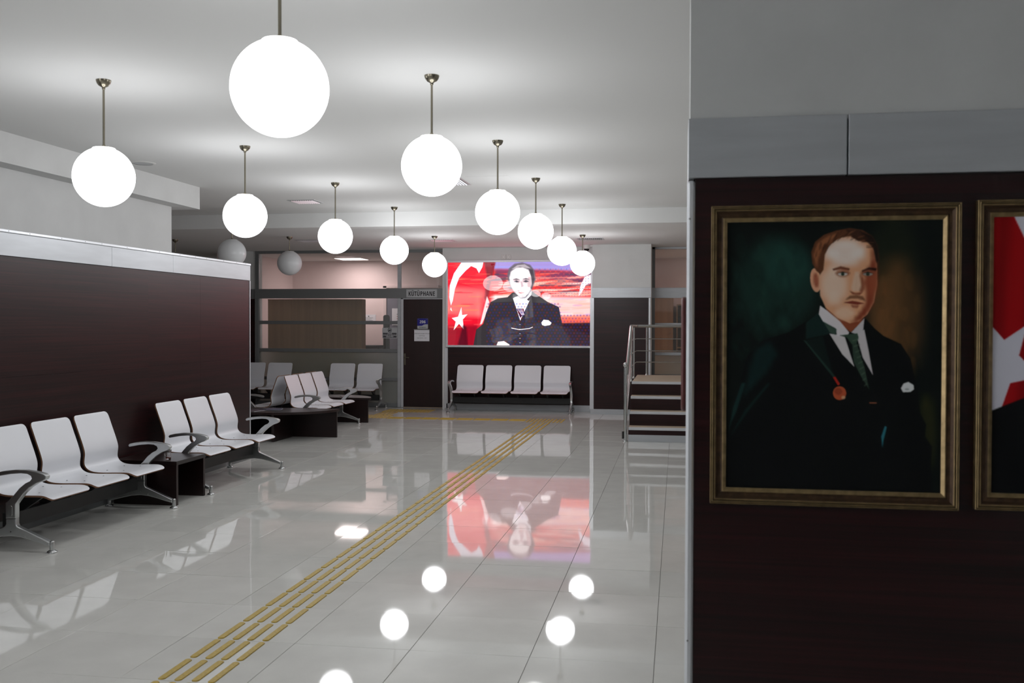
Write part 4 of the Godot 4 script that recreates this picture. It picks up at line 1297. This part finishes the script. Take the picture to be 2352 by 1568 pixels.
func signs() -> void:
	var z := -18.65 + 0.047
	var s := thing("library_sign", "grey metal sign reading KÜTÜPHANE on the band above the brown door", "sign", "", Vector3(-4.845, 2.196, z + 0.001))
	part(s, "plate", box(Vector3(-0.303, -0.077, 0), Vector3(0.303, 0.077, 0.004), 0.001), M.plate)
	var tx := part(s, "lettering", text_mesh("KÜTÜPHANE", 0.086), M.ink, Vector3(0, -0.006, 0.005))
	tx.scale = Vector3(0.75, 1.0, 1.0)
	for x in [-0.288, 0.288]:
		for y in [-0.062, 0.062]:
			part(s, "rivet", cbox(Vector3(0.01, 0.01, 0.003), 0.002), M.screw, Vector3(x, y, 0.005))
	z = -18.637
	s = thing("room_sign", "small blue and grey room sign reading Z06 on the brown door", "sign", "", Vector3(-4.834, 1.618, z))
	part(s, "plate", extrude(rrect(0.21, 0.2, 0.012, 4), 0.004, 0.0008), M.plate)
	part(s, "blue_field", extrude(PackedVector2Array([Vector2(-0.104, -0.042), Vector2(-0.02, -0.042), Vector2(0.0, -0.034), Vector2(0.03, -0.018), Vector2(0.05, -0.014), Vector2(0.104, -0.014), Vector2(0.104, 0.09), Vector2(0.095, 0.099), Vector2(-0.095, 0.099), Vector2(-0.104, 0.09)]), 0.002, 0.0), M.blue, Vector3(0, 0, 0.0028))
	part(s, "number", text_mesh("Z06", 0.052), M.white_ink, Vector3(0, 0.032, 0.0045))
	part(s, "caption", text_mesh("Kütüphane", 0.018), M.ink, Vector3(0, -0.072, 0.003))
	for p in [[-0.085, 0.08], [0.085, 0.08], [-0.09, -0.08], [0.085, -0.08]]:
		part(s, "rivet", cbox(Vector3(0.01, 0.01, 0.003), 0.002), M.screw, Vector3(p[0], p[1], 0.004))
	s = thing("paper_notice", "white paper notice taped to the brown door below the room sign", "notice", "", Vector3(-4.85, 1.392, z))
	part(s, "sheet", box(Vector3(-0.15, -0.112, 0), Vector3(0.15, 0.1, 0.002)), M.paper)
	part(s, "tape", box(Vector3(-0.158, 0.104, 0), Vector3(0.15, 0.114, 0.003)), M.plate)
	part(s, "text_line", text_mesh("KÜTÜPHANE ÇALIŞMA SAATLERİ", 0.016, false, 0.001), M.ink, Vector3(0, 0.034, 0.0028))
	part(s, "text_line", text_mesh("(HAFTA İÇİ)", 0.016, false, 0.001), M.ink, Vector3(0, -0.008, 0.0028))
	part(s, "text_line", text_mesh("SAAT 08.30 - 17.30", 0.016, false, 0.001), M.ink, Vector3(0, -0.052, 0.0028))
	s = thing("no_food_sign", "grey sign with a crossed-out food and drink symbol on the library glass", "sign", "", Vector3(-5.489, 1.434, -18.643))
	part(s, "plate", box(Vector3(-0.15, -0.102, 0), Vector3(0.15, 0.102, 0.003), 0.0005), M.plate)
	part(s, "dark_panel", box(Vector3(-0.135, -0.09, 0.003), Vector3(0.135, 0.004, 0.0042)), M.sign_dark)
	part(s, "text_line", text_mesh("LÜTFEN", 0.018, true, 0.001), M.white_ink, Vector3(0, -0.013, 0.005))
	part(s, "text_line", text_mesh("YİYECEK VE İÇECEKLE", 0.019, true, 0.001), M.white_ink, Vector3(0, -0.041, 0.005))
	part(s, "text_line", text_mesh("GİRMEYİNİZ", 0.018, true, 0.001), M.white_ink, Vector3(0, -0.07, 0.005))
	var ring := []
	for k in 25:
		ring.append(Vector3(0.038 * cos(TAU * k / 24), 0.055 + 0.038 * sin(TAU * k / 24), 0.004))
	part(s, "ring", tube(ring, 0.0035, 6), M.ink)
	part(s, "cup_symbol", box(Vector3(0.005, 0.035, 0.003), Vector3(0.02, 0.072, 0.005)), M.ink)
	part(s, "food_symbol", lathe([Vector2(0.001, 0.003), Vector2(0.012, 0.002), Vector2(0.014, 0.0)], 10), M.ink, Vector3(-0.014, 0.044, 0.003), Vector3(PI / 2, 0, 0))
	part(s, "slash", tube([Vector3(-0.027, 0.082, 0.004), Vector3(0.027, 0.028, 0.004)], 0.003, 6), M.ink)
	# wall sockets over the screen
	for k in 2:
		var so := thing("wall_socket", ["left one of the two small white sockets above the screen", "right one of the two small white sockets above the screen"][k], "socket", "sockets above the screen", Vector3(-3.21 + 0.094 * k, 2.864, -18.371))
		part(so, "plate", extrude(rrect(0.088, 0.084, 0.01, 3), 0.016, 0.003), M.white_paint, Vector3(0, 0, 0.008))
		part(so, "insert", lathe([Vector2(0.03, 0.0), Vector2(0.03, 0.004), Vector2(0.026, 0.004), Vector2(0.024, 0.001), Vector2(0.001, 0.001)], 18), M.plate, Vector3(0, 0, 0.014), Vector3(PI / 2, 0, 0))
	# security camera
	var c := thing("dome_camera", "small white dome security camera under the ceiling beside the column", "camera", "", Vector3(-1.62, LOW, -17.95))
	part(c, "housing", lathe([Vector2(0.05, -0.07), Vector2(0.062, -0.05), Vector2(0.066, -0.02), Vector2(0.066, 0.0)], 22), M.white_paint)
	part(c, "dome", lathe([Vector2(0.001, -0.115), Vector2(0.025, -0.11), Vector2(0.042, -0.094), Vector2(0.05, -0.07)], 20), M.black)
	part(c, "bracket", box(Vector3(0.05, -0.03, -0.02), Vector3(0.11, -0.005, 0.02), 0.003), M.white_paint)

func screen() -> void:
	var z := -18.36
	var t := thing("led_screen", "large glowing wall screen showing a suited man before a red flag and sky", "screen", "", Vector3(-2.918, 1.99, z))
	var w := 2.70
	var h := 1.548
	part(t, "frame", frame_mesh(w + 0.07, h + 0.08, [Vector2(0, -0.01), Vector2(0, 0.05), Vector2(0.004, 0.055), Vector2(0.036, 0.055), Vector2(0.04, 0.05), Vector2(0.04, 0.0)]), M.alu_bright)
	part(t, "housing", box(Vector3(-w / 2, -h / 2, -0.01), Vector3(w / 2, h / 2, 0.018)), M.black)
	var m := mat(Color(0.02, 0.02, 0.02), 0.02, 0.0, 0.75)
	m.emission_enabled = true
	m.emission = Color.WHITE
	m.emission_operator = BaseMaterial3D.EMISSION_OP_MULTIPLY
	m.emission_energy_multiplier = 1.35
	var img := paint_screen()
	img.generate_mipmaps()
	m.emission_texture = ImageTexture.create_from_image(img)
	# glossy cover sheet, slightly bowed
	var st := begin()
	var nx := 24
	var ny := 16
	var f := func(i: int, j: int) -> Vector3:
		var u := float(i) / nx
		var v := float(j) / ny
		var bow := 0.022 * sin(PI * v) * (0.6 + 0.4 * sin(PI * u)) + 0.012 * v + 0.002 * sin(u * 9.0 + v * 3.0)
		return Vector3((u - 0.5) * w, (v - 0.5) * h, 0.024 + bow)
	for i in nx:
		for j in ny:
			for k in [[i, j], [i + 1, j + 1], [i + 1, j], [i, j], [i, j + 1], [i + 1, j + 1]]:
				var p: Vector3 = f.call(k[0], k[1])
				var dx: Vector3 = f.call(k[0] + 1, k[1]) - f.call(k[0] - 1, k[1])
				var dy: Vector3 = f.call(k[0], k[1] + 1) - f.call(k[0], k[1] - 1)
				st.set_normal(dx.cross(dy).normalized())
				st.set_uv(Vector2(float(k[0]) / nx, 1.0 - float(k[1]) / ny))
				st.add_vertex(p)
	part(t, "display", st.commit(), m)
	area_light(t, Vector3(0, 0, 0.07), Vector3(0, PI, 0), Vector2(w, h), Color(1.0, 0.5, 0.52), 0.5)

func stairs() -> void:
	var x0 := -0.66
	var t := thing("stair_flight", "short dark wood stair with pale treads and aluminium nosings up to a landing", "stairs", "", Vector3(x0, 0, -13.8))
	var rise := 0.193
	var run := 0.312
	var wd := 2.2
	part(t, "plinth", box(Vector3(0.0, 0, -0.02), Vector3(wd, 0.095, 0.012), 0.002), M.alu)
	for k in 4:
		var z := -run * k
		part(t, "riser", box(Vector3(0.004, 0.0 if k else 0.095, z - 0.02), Vector3(wd, rise * (k + 1) - 0.03, z), 0.001) if k == 0 else box(Vector3(0.004, rise * k, z - 0.02), Vector3(wd, rise * (k + 1) - 0.03, z), 0.001), M.wood)
		var back := z - run - 0.005 if k < 3 else -2.95
		part(t, "tread", box(Vector3(0.004, rise * (k + 1) - 0.03, back), Vector3(wd, rise * (k + 1), z - 0.022), 0.001), M.stone)
		part(t, "nosing", box(Vector3(0.002, rise * (k + 1) - 0.034, z - 0.022), Vector3(wd, rise * (k + 1) + 0.004, z + 0.008), 0.003), M.alu_bright)
		part(t, "side_cheek", box(Vector3(0.0, 0.0, back), Vector3(0.004, rise * (k + 1) - 0.004, z - 0.002)), M.wood)
	part(t, "landing_back", box(Vector3(0.004, 0, -2.97), Vector3(wd, rise * 4, -2.95)), M.wood)
	# railing
	var r := thing("stair_railing", "brushed steel stair railing with a ball-topped post and three thin bars", "railing", "", Vector3(-0.702, 0, -13.79))
	part(r, "post", tube([Vector3(0, 0.0, 0), Vector3(0, 1.015, 0)], 0.023, 16), M.steel)
	part(r, "post_base", lathe([Vector2(0.001, 0.0), Vector2(0.034, 0.0), Vector2(0.034, 0.006), Vector2(0.026, 0.018), Vector2(0.024, 0.02)], 16), M.steel)
	part(r, "ball", lathe([Vector2(0.012, -0.044), Vector2(0.02, -0.03), Vector2(0.033, -0.012), Vector2(0.036, 0.0), Vector2(0.033, 0.014), Vector2(0.02, 0.03), Vector2(0.001, 0.036)], 18), M.steel, Vector3(0, 1.058, 0))
	part(r, "anchor_plate", box(Vector3(-0.045, 0.04, -0.02), Vector3(-0.02, 0.14, 0.02), 0.003), M.edge_black)
	var topz := -1.0
	var topy := 1.585
	var backz := -2.86
	part(r, "handrail", tube([Vector3(0.012, 0.93, 0.0), Vector3(0.016, 0.96, -0.03), Vector3(0.03, topy - 0.02, topz + 0.03), Vector3(0.03, topy, topz - 0.03), Vector3(0.03, topy, backz + 0.04), Vector3(0.045, topy, backz + 0.01), Vector3(0.08, topy, backz), Vector3(2.3, topy, backz)], 0.025, 14), M.steel)
	for k in 3:
		var yb: float = [1.375, 1.176, 0.99][k]
		var ys: float = [0.75, 0.56, 0.37][k]
		part(r, "thin_bar", tube([Vector3(0.012, ys - 0.12, 0.0), Vector3(0.03, yb, topz - 0.03), Vector3(0.03, yb, backz + 0.04), Vector3(0.06, yb, backz + 0.01), Vector3(2.3, yb, backz)], 0.008, 10), M.steel)
	for p in [[0.03, -1.03], [0.03, -1.9], [0.2, backz], [1.2, backz]]:
		part(r, "baluster", tube([Vector3(p[0], rise * 4, p[1]), Vector3(p[0], topy - 0.02, p[1])], 0.016, 12), M.steel)
		part(r, "flange", lathe([Vector2(0.001, 0.0), Vector2(0.03, 0.0), Vector2(0.03, 0.006), Vector2(0.018, 0.014), Vector2(0.016, 0.03)], 14), M.steel, Vector3(p[0], rise * 4, p[1]))

func lamps() -> void:
	var right := [[-3.91, 2.585, "largest lit white globe pendant lamp, nearest to the viewer"], [-6.42, 2.657, "second lit globe lamp of the right-hand row, behind the largest one"], [-8.78, 2.612, "third lit globe lamp of the right-hand row"], [-11.1, 2.655, "fourth lit globe lamp of the right-hand row, touching its neighbour in view"], [-13.55, 2.612, "fifth lit globe lamp of the right-hand row, in front of the screen corner"], [-15.9, 2.585, "last lit globe lamp of the right-hand row, beside the column"]]
	for k in 6:
		var z: float = right[k][0]
		pendant(Vector3(-1.62 + 0.015 * k if k < 5 else -1.5, right[k][1], z), CEIL if z > -14.1 else LOW, true, right[k][2])
	var left := [[-6.2, 2.6, "lit globe lamp nearest the left edge, in front of the soffit"], [-8.7, 2.607, "second lit globe lamp of the left-hand row, above the partition end"], [-11.12, 2.628, "third lit globe lamp of the left-hand row, before the library glazing"], [-13.55, 2.645, "fourth lit globe lamp of the left-hand row, left of the door"], [-15.8, 2.573, "last lit globe lamp of the left-hand row, above the library sign"]]
	for k in 5:
		var z: float = left[k][0]
		pendant(Vector3([-3.82, -3.945, -3.93, -3.925, -3.9][k], left[k][1], z), CEIL if z > -14.1 else LOW, true, left[k][2])
	pendant(Vector3(-6.3, 2.62, -13.45), CEIL, false, "unlit grey globe lamp peeking over the end of the partition")
	pendant(Vector3(-6.3, 2.607, -15.6), LOW, false, "unlit grey globe lamp hanging before the library glazing")
	pendant(Vector3(-8.45, 2.607, -15.85), LOW, false, "unlit globe lamp hidden behind the partition, only its rod showing")

func ceiling_things() -> void:
	vent("ceiling_vent", "slatted ceiling vent near the soffit end, nearest the partition", Vector3(-4.93, CEIL, -12.77), 0.38, 0.38)
	vent("ceiling_vent", "slatted ceiling vent beside the second globe lamp, next to the hatch", Vector3(-2.59, CEIL, -11.2), 0.4, 0.6)
	vent("ceiling_vent", "slatted ceiling vent above the library glazing", Vector3(-6.25, LOW, -16.4), 0.42, 0.42)
	vent("ceiling_vent", "slatted ceiling vent above the library door", Vector3(-3.97, LOW, -16.65), 0.42, 0.42)
	vent("ceiling_vent", "slatted ceiling vent by the dome camera", Vector3(-1.45, LOW, -16.65), 0.46, 0.42)
	var s := thing("ceiling_speaker", "round white ceiling speaker next to the soffit", "speaker", "", Vector3(-5.395, CEIL, -9.46))
	part(s, "rim", lathe([Vector2(0.102, -0.008), Vector2(0.122, -0.007), Vector2(0.127, 0.0)], 32), M.white_paint)
	part(s, "grille", lathe([Vector2(0.001, -0.006), Vector2(0.1, -0.006), Vector2(0.102, -0.003)], 32), M.plate)

# ------------------------------------------------------------------ scene
func _ready() -> void:
	rng.seed = 12
	var cam := Camera3D.new()
	cam.name = "camera"
	cam.position = Vector3(0, 1.617, 0)
	cam.rotation_degrees = Vector3(-1.012, 9.418, 0.143)
	cam.fov = 37.798
	cam.near = 0.05
	cam.far = 100.0
	var ca := CameraAttributesPhysical.new()
	ca.frustum_focal_length = 35.05
	ca.frustum_focus_distance = 12.0
	ca.exposure_aperture = 5.0
	cam.attributes = ca
	add_child(cam)
	cam.current = true
	var we := WorldEnvironment.new()
	we.name = "environment"
	var env := Environment.new()
	env.background_mode = Environment.BG_COLOR
	env.background_color = Color(0.98, 0.98, 1.0)
	env.background_energy_multiplier = 4.6
	env.tonemap_mode = Environment.TONE_MAPPER_LINEAR
	env.tonemap_exposure = EXPOSURE
	env.sdfgi_enabled = true
	env.ssao_enabled = true
	env.ssil_enabled = true
	we.environment = env
	add_child(we)
	make_materials()
	floor_and_tiles()
	shell()
	partition()
	portrait_wall()
	back_wall()
	window_wall()
	library()
	office()
	lamps()
	screen()
	benches()
	tables()
	stairs()
	tactile()
	portrait(Vector3(0.5155, 1.512, -3.4995), paint_portrait(), "gold-framed painted portrait of a suited man with medal and pocket kerchief")
	portrait(Vector3(1.371, 1.518, -3.4995), paint_flag_portrait(), "gold-framed picture with a red flag and white star, cut by the right edge")
	signs()
	ceiling_things()
